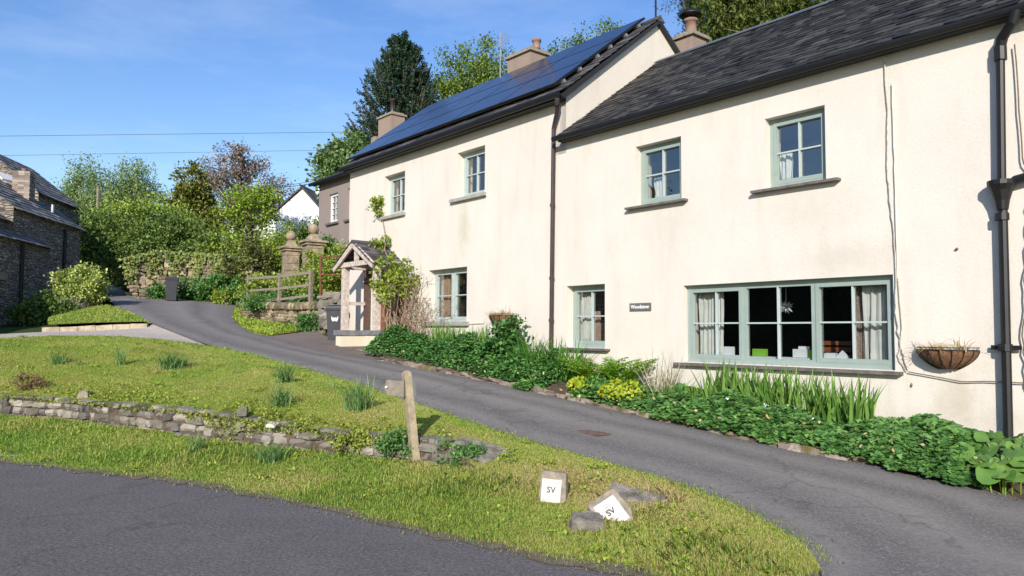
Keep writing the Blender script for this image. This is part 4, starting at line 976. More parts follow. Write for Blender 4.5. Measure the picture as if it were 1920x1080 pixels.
# ------------------------------------------------------------------ things in the windows
def curtain(u0, u1, o, z0, z1, mat, label, waves=5, taper=0.0, top_u=None):
    n = waves * 8; V = []; zs = np.linspace(z0, z1, 9)
    for z in zs:
        f = (z - z0) / (z1 - z0)
        a = u0 + taper * (1 - f); 
        for i in range(n + 1):
            x = a + (u1 - a) * i / n; q = i / n; V.append(H(x, o + .022 * math.sin(q * waves * 2 * math.pi + 1.6 * math.sin(q * 5 + u0 * 7) + f * 1.3) + .013 * math.sin(q * waves * 3.4 * math.pi + f * 3 + u0 * 3) + .01 * math.sin(f * 6 + q * 9), z))
    V = np.array(V); k = n + 1; i = np.arange(8)[:, None] * k + np.arange(n)[None]; Fc = np.stack([i, i + 1, i + k + 1, i + k], -1).reshape(-1, 4)
    o_ = mesh_np('curtain', V, Fc, mat, loc=H((u0 + u1) / 2, o, z0), smooth=True); tag(o_, label, 'curtain', 'curtains behind the windows')
    sd = o_.modifiers.new('thick', 'SOLIDIFY'); sd.thickness = .004
curtain(6.80, 7.24, -.27, 1.2, 2.27, M['curtain'], 'white gathered curtain at left end of the wide three light window', 5)
curtain(4.22, 4.62, -.27, 1.2, 2.27, M['curtain'], 'pale curtain swept aside at right end of the wide three light window', 4, .0)
curtain(4.56, 4.78, -.31, 1.2, 2.27, M['curtainp'], 'brown patterned curtain edge beside pale curtain in the wide window', 3)
curtain(9.62, 9.93, -.32, 1.40, 2.38, M['curtain'], 'white curtain in small window between the two downpipes', 4, .12)
curtain(9.50, 9.66, -.36, 1.40, 2.0, M['curtainr'], 'brown curtain lining hanging in small window between the downpipes', 2)
curtain(14.22, 14.55, -.32, 1.9, 2.96, M['curtainr'], 'pinkish brown curtain in ground floor window right of the porch', 4)
curtain(5.60, 5.80, -.28, 3.78, 4.25, M['curtain'], 'short white curtain low in the largest upstairs window', 3)
curtain(7.98, 8.16, -.28, 3.83, 4.25, M['curtain'], 'short white curtain in upstairs window nearest the tall cottage', 3)
curtain(12.66, 12.84, -.30, 4.66, 5.2, M['curtain'], 'white curtain in upstairs window above the small hanging basket', 3)
def sitting(name, label, catg, bl, mat):
    mb = MB(); bl = [(*b[:4], b[4] + .098, b[5] + .098) for b in bl]; [mb.hb(*b) for b in bl]; a = bl[0]; return tag(mb.build(name, mat, loc=H((a[0] + a[1]) / 2, (a[2] + a[3]) / 2, a[4])), label, catg)
def pxu(x, o): return uo(fac(x, 660, o))[0]
sitting('greeting_card', 'white card standing beside left curtain in the wide window', 'card', [(pxu(1378, -.3), pxu(1353, -.3), -.30, -.285, 1.167, 1.30), (pxu(1389, -.3), pxu(1385, -.3), -.33, -.31, 1.167, 1.29)], M['card'])
sitting('green_box', 'lime green box with pale lid on sill of the wide window', 'box', [(pxu(1437, -.3), pxu(1412, -.3), -.34, -.28, 1.167, 1.275), (pxu(1436, -.3), pxu(1413, -.3), -.278, -.276, 1.25, 1.262)], M['green'])
sitting('white_box', 'white box with smaller box on top on sill of the wide window', 'box', [(pxu(1513, -.3), pxu(1487, -.3), -.36, -.29, 1.167, 1.285), (pxu(1513, -.3), pxu(1493, -.3), -.38, -.361, 1.167, 1.325)], M['card'])
sitting('green_box', 'green carton partly behind the right mullion of the wide window', 'box', [(pxu(1526, -.3), pxu(1515, -.3), -.34, -.29, 1.167, 1.28), (pxu(1525, -.3), pxu(1516, -.3), -.288, -.286, 1.26, 1.268)], M['green'])
ev = MB(); e0, e1 = pxu(1596, -.3), pxu(1566, -.3); ev.prism([H(e0, -.3, 1.265), H(e1, -.3, 1.265), H(e1 - .02, -.3, 1.288), H((e0 + e1) / 2, -.3, 1.378)], NO * .03); tag(ev.build('folded_card', M['card'], loc=H(e0, -.3, 1.265)), 'white tent shaped card at right of the sill in the wide window', 'card')
sitting('paper_stack', 'flat white paper pile at right part of the wide window sill', 'paper', [(pxu(1567, -.3), pxu(1546, -.3), -.36, -.28, 1.167, 1.235), (pxu(1566, -.3), pxu(1548, -.3), -.37, -.29, 1.236, 1.242)], M['card'])
ch_ = thing('chair', 'orange brown wooden chair back seen through right light of the wide window', 'chair', H(4.95, -.9, .8))
cu0, cu1 = pxu(1597, -.9), pxu(1543, -.9)
mb = MB(); mb.hb(cu0, cu1, -.93, -.90, 1.44, 1.50); mb.hb(cu0, cu1, -.93, -.90, 1.34, 1.41); mb.hb(cu0, cu1, -.93, -.90, 1.20, 1.30); mb.build('backrest', M['pine'], ch_)
mb = MB(); mb.hb(cu0, cu1, -1.35, -.94, 1.18, 1.22); mb.build('seat', M['pine'], ch_)
for a in (cu0, cu1 - .04):
    for b in (-.93, -1.34): MB().hb(a, a + .04, b, b + .035, .80, 1.18 if b < -1 else 1.199).build('leg', M['pine'], ch_)
pc = fac(1474, 576, -.6); pl = thing('ceiling_pendant', 'spiky white pendant light hanging behind middle of the wide window', 'pendant light', pc)
mb = MB(); mb.tube([pc, np.r_[pc[:2], 2.84]], .005, 5); mb.build('flex', M['card'], pl)
P = np.repeat(pc[None], 70, 0); D = rdir(70); D[:, 2] *= .6; D = unit(D); mesh_np('lamp_shade', *leaf_quads(P + D * .02, D, rdir(70), RNG.uniform(.05, .11, 70), .02), M['card'], pl)

# ------------------------------------------------------------------ hanging baskets
def basket(label, u, z, w, droop_mat):
    t = thing('hanging_basket', label, 'hanging basket', H(u, .02, z), 'half round hanging baskets on the cream walls')
    n, k = 16, 7; V = []
    for j in range(k):
        f = j / (k - 1); rr = w / 2 * math.cos(f * 1.35) ** .75
        for i in range(n + 1):
            a = math.pi * i / n; V.append(H(u + rr * math.cos(a), .015 + rr * .75 * math.sin(a), z - f * w * .34))
    V = np.array(V); kk = n + 1; i = np.arange(k - 1)[:, None] * kk + np.arange(n)[None]
    lump = .012 * np.sin(np.arange(len(V)) * 2.5); V = V + NO * lump[:, None]
    mesh_np('liner', V, np.stack([i, i + kk, i + kk + 1, i + 1], -1).reshape(-1, 4), M['rattan'], t, smooth=True)
    mb = MB(); top = [H(u + w / 2 * 1.02 * math.cos(a), .012 + w / 2 * .78 * math.sin(a), z) for a in np.linspace(0, math.pi, 17)]
    mb.tube(top, .006, 5); mb.tube([top[0], top[-1]], .006, 5); mb.tube([p + ZZ * .03 for p in top], .005, 5)
    for a in np.linspace(.0, math.pi, 9):
        mb.tube([H(u + w / 2 * 1.03 * math.cos(a) * math.cos(f * 1.35) ** .75, .016 + w / 2 * .79 * math.sin(a) * math.cos(f * 1.35) ** .75, z - f * w * .345) for f in np.linspace(0, 1, 8)], .005, 4)
    mb.build('wire_frame', M['black'], t)
    nb = 150; P = np.array([H(u + RNG.uniform(-.4, .4) * w, .03 + RNG.uniform(0, .3) * w, z - .02) for _ in range(nb)])
    mesh_np('dry_plant', *straps(P, hdirs(nb), RNG.uniform(.10, .34, nb) * w / .65, .008, RNG.uniform(.3, .8, nb), RNG.uniform(.5, 1.6, nb)), droop_mat, t)
basket('larger brown hanging basket of withered stems near the black iron downpipe', 3.50, 1.42, .66, L['straw'])
basket('smaller hanging basket of dry plants on the tall cottage beside bushy shrub', 11.82, 1.94, .74, L['straw'])

# ------------------------------------------------------------------ grey house
GO = -2.5
gh = thing('grey_house', 'plain grey rendered house with white sash windows behind the tall cottage', 'house', H(22, GO, 2))
mb = MB()
gw = [(24.33, 25.02, 5.52, 6.58), (22.9, 23.6, 5.5, 6.6), (24.33, 25.02, 3.4, 4.55), (22.9, 23.6, 3.4, 4.55)]
cut_wall(mb, [18.9, 25.85], [1.5, 5.0, 7.12], gw, GO)
mb.build('front_wall', M['greyrend'], gh)
mb = MB(); mb.prism([H(25.55, GO - .002, 1.5), H(25.55, -8, 1.5), H(25.55, -8, 7.1), H(25.55, -5.2, 8.6), H(25.55, GO - .002, 7.1)], DU * .298); mb.hb(18.9, 25.5, -8, -7.8, 1.5, 7.1); mb.hb(18.9, 25.5, -4.4, -4.3, 1.5, 7.1); mb.build('side_wall', M['greyrend'], gh)
mb = MB(); slates(mb, 18.9, 26.05, (GO + .25, 7.10), (-5.2, 8.62), .24, (.25, .4), .015); grf = mb.build('roof', M['slate2'], gh)
mb = MB(); mb.prism([H(18.9, GO + .22, 7.06), H(18.9, -5.2, 8.59), H(18.9, -8.2, 7.06), H(18.9, -8.1, 7.0), H(18.9, -5.2, 8.5), H(18.9, GO + .14, 7.0)], DU * 7.13); mb.build('roof_deck', M['fascia'], grf)
mb = MB(); mb.tube([H(18.9, GO + .28, 7.06), H(26.08, GO + .28, 7.06)], .07, 8); mb.build('gutter', M['black'], gh)
for (a, b, c, d) in gw:
    window(gh, a, b, c, d, [(a + .05, b - .05, True, 2)], 4, M['whiteplastic'], (a - .12, b + .12, c - .005, .07, .09, M['sill']), fr=.05, sash=.04, rec=.08, wo=GO)
pA = fac(734, 240, -5.2); uA = uo(pA)[0]
chimney(gh, uA, -5.2, 8.2, uo(pA)[0] * 0 + fac(734, 222, -5.2)[2], 1.0, .6, M['chim'], [(-.05, .62, .085, None)], M['conc'])
mb = MB(); pq = fac(712, 258, -5.2); mb.hb(uo(pq)[0] - .1, uo(pq)[0] + .25, -5.45, -4.95, 7.9, pq[2]); mb.build('chimney_shoulder', M['chim'], gh)

# ------------------------------------------------------------------ stone barn
bd = unit(np.array([-math.sin(math.radians(9)), math.cos(math.radians(9)), 0])); bn = np.array([bd[1], -bd[0], 0]); BO = np.array([-17.72, 28.5, 0])
def BH(t, o, z): return BO + bd * t + bn * o + ZZ * z
barn = thing('stone_barn', 'old rubble stone barn with stepped lichened slate roofs beside the drive', 'barn', BH(-2, 0, 1.6))
def bbox(mb, t0, t1, o0, o1, z0, z1): mb.hexa([BH(t0, o0, z0), BH(t0, o1, z0), BH(t1, o1, z0), BH(t1, o0, z0), BH(t0, o0, z1), BH(t0, o1, z1), BH(t1, o1, z1), BH(t1, o0, z1)])
def bslates(mb, t0, t1, o0, z0, o1, z1, ex=.28):
    n = max(2, int(math.hypot(o1 - o0, z1 - z0) / ex)); cs = math.hypot(o1 - o0, z1 - z0)
    for i in range(n):
        f0, f1 = i / n, min(1, (i + 1.8) / n); u = t0
        while u < t1:
            w = RNG.uniform(.3, .55); e = min(u + w - .006, t1); l0 = .05 + RNG.uniform(0, .02)
            a = [BH(u, o0 + (o1 - o0) * f0, z0 + (z1 - z0) * f0 + l0 - .02), BH(e, o0 + (o1 - o0) * f0, z0 + (z1 - z0) * f0 + l0 - .02), BH(e, o0 + (o1 - o0) * f1, z0 + (z1 - z0) * f1 - .01), BH(u, o0 + (o1 - o0) * f1, z0 + (z1 - z0) * f1 - .01)]
            mb.hexa(a + [p + ZZ * .02 for p in a]); u += w
# front block, middle lean-to, tall rear block
specs = [(-15, 0, 0, 4.78, -3.2, 6.75), (-10, .55, -.55, 5.5, -2.9, 7.15), (-2.2, 3.6, -.32, 5.95, -2.45, 7.5), (2.6, 6.8, -1.63, 7.3, -3.95, 9.2)]
for k, (t0, t1, o0, ze, o1, zr) in enumerate(specs):
    mb = MB(); back = o1 - (o0 - o1)
    if k == 0:   # with a doorway at its near end
        bbox(mb, -3.4, t1, back, o0, .8, ze); bbox(mb, t0, -4.6, back, o0, .8, ze); bbox(mb, -4.6, -3.4, back, o0, 3.25, ze); bbox(mb, -4.6, -3.4, back, o0 - .45, .8, 3.25)
    else: bbox(mb, t0, t1, back, o0, .8, ze)
    mb.prism([BH(t0, o0 - .003, ze), BH(t0, o1, zr - .06), BH(t0, back + .003, ze)], bd * (t1 - t0))
    mb.build('wall', M['rubble'], barn)
    mb = MB(); bslates(mb, t0 - .15, t1 + .15, o0 + .22, ze - .14, o1, zr); bslates(mb, t0 - .15, t1 + .15, back - .22, ze - .14, o1, zr, .6)
    r_ = mb.build('roof', M['slate3'], barn)
mb = MB(); bbox(mb, -4.58, -3.42, -.44, -.38, 1.4, 3.23); mb.build('door', M['dark'], barn)
mb = MB(); bbox(mb, -4.8, -3.2, -.04, .05, 3.26, 3.5); mb.build('lintel', M['conc'], barn)
MB().tube([BH(-2.3, .09, 4.6), BH(-2.3, .09, 1.6)], .06, 8).build('downpipe', M['black'], barn)
MB().tube([BH(1.9, -.24, 5.7), BH(1.9, -.24, 2.2)], .06, 8).build('downpipe', M['black'], barn)
pc = at(45, 341, 29.5); mb = MB()
for i in range(17):
    z = pc[2] - 1.1 + i * .09; ca_, sa_ = math.cos(.25), math.sin(.25)
    for j in range(3):
        for k in range(3):
            if j == 1 and k == 1: continue
            ox, oy = (j - 1) * .205 + (.006 if i % 2 else -.006), (k - 1) * .205
            mb.box(np.r_[pc[0] + ox * ca_ - oy * sa_, pc[1] + ox * sa_ + oy * ca_, z], .203 + RNG.uniform(-.004, .004), .203, .086, .25)
mb.build('chimney', M['brick'], barn)
MB().lathe(np.r_[pc[:2], pc[2] + .34], [(.09, 0), (.08, .12), (.11, .13), (.11, .18)], 10).build('chimney_pot', M['clay'], barn)
pk = at(14, 333, 30); mb = MB(); mb.box(pk, .8, .5, .05, .25, M=np.array([unit(np.array([.25, .95, -.0])), unit(np.array([-.75, .2, .6])), unit(np.array([.55, -.15, .8]))]).T); mb.build('skylight', M['whiteplastic'], barn)
vp = at(98, 395, 30.5); MB().tube([vp - ZZ * .5, vp + ZZ * .25], .07, 8).build('vent_pipe', M['alu'], barn)

# ------------------------------------------------------------------ white house far off
wb0 = at(517, 430, 60); wh = thing('white_house', 'white gabled house half hidden behind trees up the hill', 'house', np.r_[wb0[:2], 8])
def wpt(x, y, Y): return at(x, y, Y)
gA, gB, gT = wpt(517, 398, 60), wpt(606, 398, 60), wpt(567, 354, 60); bz = 7.5; dp = np.array([1.0, 8, 0])
mb = MB(); mb.prism([np.r_[gA[:2], bz], np.r_[gB[:2], bz], gB, gT, gA], dp)
wA, wB_ = wpt(425, 408, 62), wpt(520, 408, 62); mb.prism([np.r_[wA[:2], bz], np.r_[wB_[:2], bz], wB_, wA], dp * .6); mb.build('wall', M['white'], wh)
mb = MB()
for (p, q) in ((gA, gT), (gT, gB)):
    e = unit(q - p) * .25; a = p - e + ZZ * .05; b = q + e * .1 + ZZ * .05
    mb.hexa([a - dp * .03, b - dp * .03, b + dp, a + dp, a - dp * .03 + ZZ * .15, b - dp * .03 + ZZ * .15, b + dp + ZZ * .15, a + dp + ZZ * .15])
a, b = wA + ZZ * .02 - np.array([.3, .3, 0]), wB_ + ZZ * .02 - np.array([0, .3, 0]); mb.prism([a, b, b + ZZ * 1.3 + dp * .35, a + ZZ * 1.3 + dp * .35], ZZ * .12)
mb.build('roof', M['slate2'], wh)
mb = MB(); c0 = wpt(603, 372, 63); mb.box(c0 - ZZ * .5, .9, .6, 2.6); mb.build('chimney', M['white'], wh)

# ------------------------------------------------------------------ fence, metal railing, stump wall, piers
fence = thing('post_and_rail_fence', 'grey weathered post and rail fence standing on the tan stone wall', 'fence', at(525, 575, 23.6))
fp = [((466, 573), (466, 516), 25.4), ((525, 568), (525, 512), 23.7), ((583, 560), (583, 505), 22.5)]
tops = []
for (b, t_, Y) in fp:
    a = at(*b, Y) - ZZ * .15; c = at(*t_, Y); MB().box((a + c) / 2, .11, .08, c[2] - a[2], .9).build('post', M['greywood'], fence); tops.append((a, c))
for i in range(2):
    for f in (.90, .55, .24):
        p, q = [tops[j][0] + (tops[j][1] - tops[j][0]) * f + np.array([.03, -.05, 0]) for j in (i, i + 1)]
        MB().bar(p, q, .035, .075).build('rail', M['greywood'], fence)
rail = thing('metal_railing', 'rusty red brown metal railing rising behind the porch', 'railing', at(601, 583, 21.8))
ra, rb = at(601, 584, 21.8), at(601, 480, 21.8); MB().tube([ra, rb], .035, 8).build('post', M['rust'], rail)
rc, rd_ = at(640, 560, 20.9), at(640, 462, 20.9)
rc = H(19.3, -.5, 2.0); rd_ = np.r_[rc[:2], at(636, 474, rc[1])[2]]
MB().tube([rc, rd_], .035, 8).build('post', M['rust'], rail)
for fz in (.97, .66, .36):
    MB().tube([ra + (rb - ra) * fz, rc + (rd_ - rc) * fz], .022, 6).build('rail', M['rust'], rail)
sw = MB(); s0 = at(604, 615, 21.4); s1 = H(18.75, -.3, 1.4)
for i in range(60):
    f = RNG.random(); p = s0 * (1 - f) + s1 * f; hh = RNG.uniform(0, .95 + .15 * math.sin(f * 3)); e = unit(s1 - s0); e[2] = 0; nn = np.cross(e, ZZ)
    sw.rock(np.r_[p[:2], s0[2] * (1 - f) + 1.5 * f + hh], e, nn, ZZ, (RNG.uniform(.2, .4), .35, RNG.uniform(.1, .2)), .12)
tag(sw.build('rubble_pier', M['stone'], loc=s0), 'short grey rubble wall end behind the bin and porch', 'stone wall')
mb = MB(); gp_ = at(603, 617, 21.7); mb.box(np.r_[gp_[:2], gp_[2] + .35], .16, .16, .95, .7); mb.box(np.r_[gp_[:2], gp_[2] + .84], .12, .12, .03, .7); tag(mb.build('timber_post', M['greywood'], loc=gp_), 'thick grey timber post at right end of the tan stone wall', 'post')
def pier(label, x, ytop, ycap, Y, w):
    pt = at(x, ytop, Y); cz = at(x, ycap, Y)[2]; bz_ = 2.6; t = thing('gate_pier', label, 'gate pier', np.r_[pt[:2], bz_], 'sandstone gate piers'); c = np.r_[pt[:2], 0]
    mb = MB(); z = bz_
    while z < cz - .18:
        h = RNG.uniform(.22, .32); h = min(h, cz - .16 - z); mb.box(c + ZZ * (z + h / 2), w + RNG.uniform(-.015, .015), w + RNG.uniform(-.015, .015), h - .012, .55); z += h
    mb.build('shaft', M['pier'], t)
    mb = MB(); mb.box(c + ZZ * (cz - .10), w + .12, w + .12, .09, .55); mb.box(c + ZZ * (cz - .02), w + .26, w + .26, .07, .55)
    q = [c + ZZ * (cz + .016) + np.array([math.cos(.55 + math.pi / 4 + k * math.pi / 2), math.sin(.55 + math.pi / 4 + k * math.pi / 2), 0]) * (w * .62) for k in range(4)]
    p2 = [c + ZZ * (cz + .26) + (v - c - ZZ * (cz + .016)) * .45 for v in q]; mb.hexa(q + p2); mb.build('cap', M['pier'], t)
    r = .19; zb = cz + .26 + r * .9
    mb = MB(); mb.lathe(c + ZZ * zb, [(r * math.cos(a), r * math.sin(a)) for a in np.linspace(-1.5, 1.5, 11)], 16); mb.build('ball_finial', M['pier'], t, smooth=True)
pier('left sandstone gate pier with ball finial, farther from the grey house', 546, 436, 464, 27.2, .50)
pier('right sandstone gate pier with ball finial, in front of grey house corner', 588, 425, 453, 26.0, .58)

# ------------------------------------------------------------------ wheelie bins
def wbin(label, P, ang, emblem):
    t = thing('wheelie_bin', label, 'wheelie bin', P, 'dark wheelie bins by the lane')
    ca, sa = math.cos(ang), math.sin(ang); X_ = np.array([ca, sa, 0]); Y_ = np.array([-sa, ca, 0])     # -Y_ is the front
    def b(x, y, z): return np.asarray(P) + X_ * x + Y_ * y + ZZ * z
    mb = MB(); lo = [(-.18, -.22), (.18, -.22), (.18, .22), (-.18, .22)]; hi = [(-.23, -.30), (.23, -.30), (.23, .30), (-.23, .30)]
    mb.hexa([b(x, y, .03) for x, y in lo] + [b(x, y, .90) for x, y in hi]); mb.hexa([b(x * 1.06, y * 1.06, .85) for x, y in hi] + [b(x * 1.08, y * 1.08, .902) for x, y in hi]); mb.build('body', M['bin'], t)
    mb = MB(); mb.hexa([b(x * 1.10, y * 1.10, .906) for x, y in hi] + [b(x * 1.08, y * 1.02, .965) for x, y in hi]); mb.hexa([b(x * 1.0, y * .9, .967) for x, y in hi] + [b(x * .7, y * .6, 1.0) for x, y in hi]); mb.build('lid', M['binlid'], t)
    mb = MB(); mb.tube([b(-.2, .345, .93), b(.2, .345, .93)], .016, 8); mb.build('handle', M['binlid'], t)
    for s in (-1, 1): MB().tube([b(s * .20, .22, .1), b(s * .25, .22, .1)], .1, 14).build('wheel', M['black'], t)
    if emblem:   # pale heart like mark on the front
        yf = lambda z: -.22 - (.08) * (z - .03) / .87 - .004
        pts = [(-.09, .70), (-.085, .60), (-.05, .545), (0, .575), (.05, .545), (.085, .60), (.09, .70), (.05, .635), (.025, .66), (0, .64), (-.025, .66), (-.05, .635)]
        mesh_np('emblem', [b(x, yf(z), z) for x, z in pts], [(0, 1, 2, 11), (11, 2, 3, 9, 10), (9, 3, 4, 7, 8), (7, 4, 5, 6)], M['whiteplastic'], t)
bp_ = at(630, 641, 20.3); wbin('dark grey wheelie bin with white emblem beside the porch', np.r_[bp_[:2], bp_[2]], math.radians(4), True)
bp2 = lanepx(321, 565); wbin('dark wheelie bin standing far up the lane before the ivy wall', bp2, math.radians(22), False)

# ------------------------------------------------------------------ waymarker, marker stones, rocks
pb = search(779, 866, vz); lean = (at(762, 700, pb[1] + .02) - at(779, 866, pb[1])); sg = thing('signpost', 'leaning wooden waymarker post with blank finger board on the verge', 'signpost', pb)
ln = unit(lean); Ls = np.linalg.norm(lean); mb = MB()
c0 = pb - ln * .2; c1 = pb + ln * Ls; x_ = unit(np.cross(ln, [0, 1, 0])); y_ = np.cross(ln, x_); w = .041
ang = .55; xx = x_ * math.cos(ang) + y_ * math.sin(ang); yy = -x_ * math.sin(ang) + y_ * math.cos(ang)
q = [(-1, -1), (1, -1), (1, 1), (-1, 1)]; mb.hexa([c0 + (xx * a + yy * b) * w for a, b in q] + [c1 + (xx * a + yy * b) * w for a, b in q]); mb.hexa([c1 + (xx * a + yy * b) * w for a, b in q] + [c1 + ln * .03 + (xx * a + yy * b) * w * .45 for a, b in q])
mb.build('post', M['signwood'], sg)
bt = at(722, 727, pb[1] - .05); bm0 = at(756, 713, pb[1] + .0); 
pts = [at(757, 715, pb[1] - .06), at(757, 744, pb[1] - .06), at(727, 741, pb[1] - .12), at(720, 727, pb[1] - .13), at(725, 712, pb[1] - .12)]
mb = MB(); mb.prism(pts, np.array([.01, .03, 0])); bo = mb.build('finger_board', M['signboard'], sg)
mb = MB(); dq = at(724.5, 726, pb[1] - .132); mb.lathe(dq, [(.001, -.016), (.014, -.008), (.016, 0), (.014, .008), (.001, .016)], 10); mb.build('waymark_disc', M['whiteplastic'], bo)
mb = MB(); mb.prism([at(770, 711, pb[1] + .055), at(770, 744, pb[1] + .055), at(777, 744, pb[1] + .12), at(774, 712, pb[1] + .12)], np.array([.02, .02, 0])); mb.build('finger_board', M['whiteplastic'], sg)

def marker(label, P, ex, ey, ez, sx, sy, sz, pw, phh, poff):
    """ex right, ey up the face, ez out of the face"""
    t = thing('marker_stone', label, 'marker stone', P, 'stones with white letter plaques')
    c = np.asarray(P) + ey * (sy / 2 - .075); mb = MB()
    V = []
    for (a, b) in ((-1, -1), (1, -1), (1, 1), (-1, 1)):
        for d_ in (-1, 1): V.append((a, b, d_))
    ch = .012
    poly = [(-sx / 2 + .04, -sy / 2), (sx / 2 - .04, -sy / 2), (sx / 2, -sy / 2 + .1), (sx / 2 - ch, sy / 2 - ch), (sx / 2 - .03, sy / 2), (-sx / 2 + .02, sy / 2), (-sx / 2, sy / 2 - .02), (-sx / 2, -sy / 2 + .1)]
    mb.prism([c + ex * a + ey * b + ez * sz / 2 for a, b in poly], -ez * sz); so = mb.build('stone', M['conc'], t)
    bv = so.modifiers.new('soft', 'BEVEL'); bv.width = .018; bv.segments = 2; sd = so.modifiers.new('sub', 'SUBSURF'); sd.subdivision_type = 'SIMPLE'; sd.levels = sd.render_levels = 4; tx = bpy.data.textures.new('n', 'CLOUDS'); tx.noise_scale = .05; dm = so.modifiers.new('d', 'DISPLACE'); dm.texture = tx; dm.strength = .010; dm.mid_level = .6
    pc_ = c - ex * .012 + ey * poff + ez * (sz / 2 + .009); mb = MB()
    mb.prism([pc_ + ex * a + ey * b for a, b in ((-pw / 2, -phh / 2), (pw / 2, -phh / 2), (pw / 2, phh / 2), (-pw / 2, phh / 2))], -ez * .01)
    pq = mb.build('plaque', M['plaque'], t)
    text_mesh('SV', .070, 'lettering', M['ink'], pq, pc_ + ez * .002 + ey * .005, ex, ey, .001, bold=.0015)
    mb = MB()
    for (yy_, wl) in ((.075, .055), (.058, .05), (-.05, .04), (-.068, .06)): mb.prism([pc_ + ez * .002 + ex * a + ey * b for a, b in ((-wl / 2, yy_ - .003), (wl / 2, yy_ - .003), (wl / 2, yy_ + .003), (-wl / 2, yy_ + .003))], ez * .001)
    for sx_ in (-1, 1):
        for sy_ in (-1, 1): mb.prism([pc_ + ez * .002 + ex * (sx_ * (pw / 2 - .018) + .005 * math.cos(k)) + ey * (sy_ * (phh / 2 - .018) + .005 * math.sin(k)) for k in np.linspace(0, 5.6, 7)], ez * .001)
    mb.build('small_print', M['greyink'], pq)
p1 = search(1037, 940, lambda P: .02 + .13 * dist_re(P)); k1 = p1[1] / F_PX
ex = unit(np.array([1, -.22, -.06])); ez = unit(np.array([-.22, -.95, .14])); ez = unit(ez - ex * (ez @ ex)); ey = np.cross(ez, ex)
marker('upright square stone with white SV plaque on the verge', p1, ex, ey, ez, 50 * k1, 70 * k1, .15, 36 * k1, 41 * k1, .004)
p2 = search(1152, 968, lambda P: .02 + .13 * dist_re(P)); k2 = p2[1] / F_PX
ex = unit(np.array([.80, .15, .48])); ez = unit(np.array([-.15, -.75, .60])); ez = unit(ez - ex * (ez @ ex)); ey = np.cross(ez, ex)
marker('tilted half sunken stone with white SV plaque beside flat rock', p2 - ey * .06, ex, ey, ez, 64 * k2, 74 * k2, .1, 45 * k2, 54 * k2, -.01)
def boulder(name, label, P, ex, size, tilt=0.0, mat=None, jit=.12, n=2):
    ex = unit(np.asarray(ex, float)); ey = unit(np.cross(ZZ, ex)); ez = unit(np.cross(ex, ey) + ey * tilt); ey = np.cross(ez, ex)
    mb = MB(); mb.rock(P, ex, ey, ez, size, jit); o_ = mb.build(name, mat or M['rock'], loc=P)
    sd = o_.modifiers.new('sub', 'SUBSURF'); sd.subdivision_type = 'SIMPLE'; sd.levels = sd.render_levels = 3
    tx = bpy.data.textures.new('n', 'CLOUDS'); tx.noise_scale = .12; dm = o_.modifiers.new('d', 'DISPLACE'); dm.texture = tx; dm.strength = .05; dm.mid_level = .5
    return tag(o_, label, 'rock')
vz2 = lambda P: .02 + .13 * dist_re(P)
r1 = search(1100, 985, vz2); boulder('rock', 'squat square topped rock below the tilted plaque stone', r1 - ZZ * .03, (1, -.05, 0), (.27, .24, .22), -.1)
r2 = search(1195, 935, vz2); boulder('rock', 'long flat slab lying behind the tilted plaque stone', r2 + np.array([0, .1, -.05]), (.75, -.30, -.18), (.52, .26, .16), -.35)
r3 = at(915, 855, WALL_B[-1][1] - .02); boulder('rock', 'long weathered slab leaning at right end of the dry stone wall', r3 - ZZ * .04, (.85, -.22, -.24), (.82, .36, .18), -.45)
r4 = at(507, 798, WALL_T[7][1] - .05); boulder('rock', 'small white stone on top of the dry stone wall', r4, (1, .1, 0), (.11, .10, .05), 0, M['plaque'])
r5 = at(157, 742, WALL_T[3][1]); boulder('rock', 'pale upright stone poking from grass above the wall', r5, (1, .2, 0), (.14, .12, .16), 0, M['conc'])
r6 = at(455, 772, WALL_T[6][1]); boulder('rock', 'grey spotted pointed stone on top of the wall', r6, (1, .2, 0), (.12, .12, .14), .2, M['stone'])
r7 = at(205, 776, WALL_T[4][1] - .02); 
for i, (x, y, l) in enumerate([(20, 853, 'flat grey edging slab at road edge on far left')]):
    p = search(x, y, lambda P: .03) - ZZ * .012; boulder('rock', l, p, (1, -.15, 0), (.5, .2, .06), 0, M['rock'])

dc = lanepx(1103, 814); mb = MB(); mb.box(dc + ZZ * .026, .55, .24, .012, math.atan2(DU[1], DU[0])); mb.box(dc + ZZ * .030, .48, .18, .012, math.atan2(DU[1], DU[0])); tag(mb.build('drain_cover', plain('dull_rust', (.16, .095, .075), .9, var=.4, scale=14), loc=dc), 'rust coloured flat drain cover set into the lane', 'drain cover')
tf = []     # uncut grass standing round the feet of stones and post
for (p_, r_, k_) in ((p1, .19, 240), (p2, .24, 260), (r1, .2, 240), (r2, .32, 260), (r3, .4, 320), (pb, .09, 130)):
    a_ = RNG.uniform(0, 6.283, k_); q_ = np.stack([p_[0] + np.cos(a_) * r_ * RNG.uniform(.75, 1.2, k_), p_[1] + np.sin(a_) * r_ * .8 * RNG.uniform(.75, 1.2, k_), np.zeros(k_)], 1)
    q_[:, 2] = [vz2(v) - .01 for v in q_]; tf.append(q_)
grass_obj('tussock_grass', blades(np.concatenate(tf), .035, .095, .0065), np.concatenate(tf))
# kerb stones by the driveway
t = thing('stone_kerb', 'row of tan sandstone kerb blocks between driveway and small lawn', 'kerb', at(180, 612, 21.7))
ka = at(82, 617, 21.3); kb = at(278, 609, 22.1)
for i in range(6):
    a = ka + (kb - ka) * i / 6; b = ka + (kb - ka) * (i + .975) / 6; MB().bar(a - ZZ * (.05 + .02 * RNG.random()), b - ZZ * (.05 + .02 * RNG.random()), .34, .20).build('kerb_block', M['kerbstone'], t)
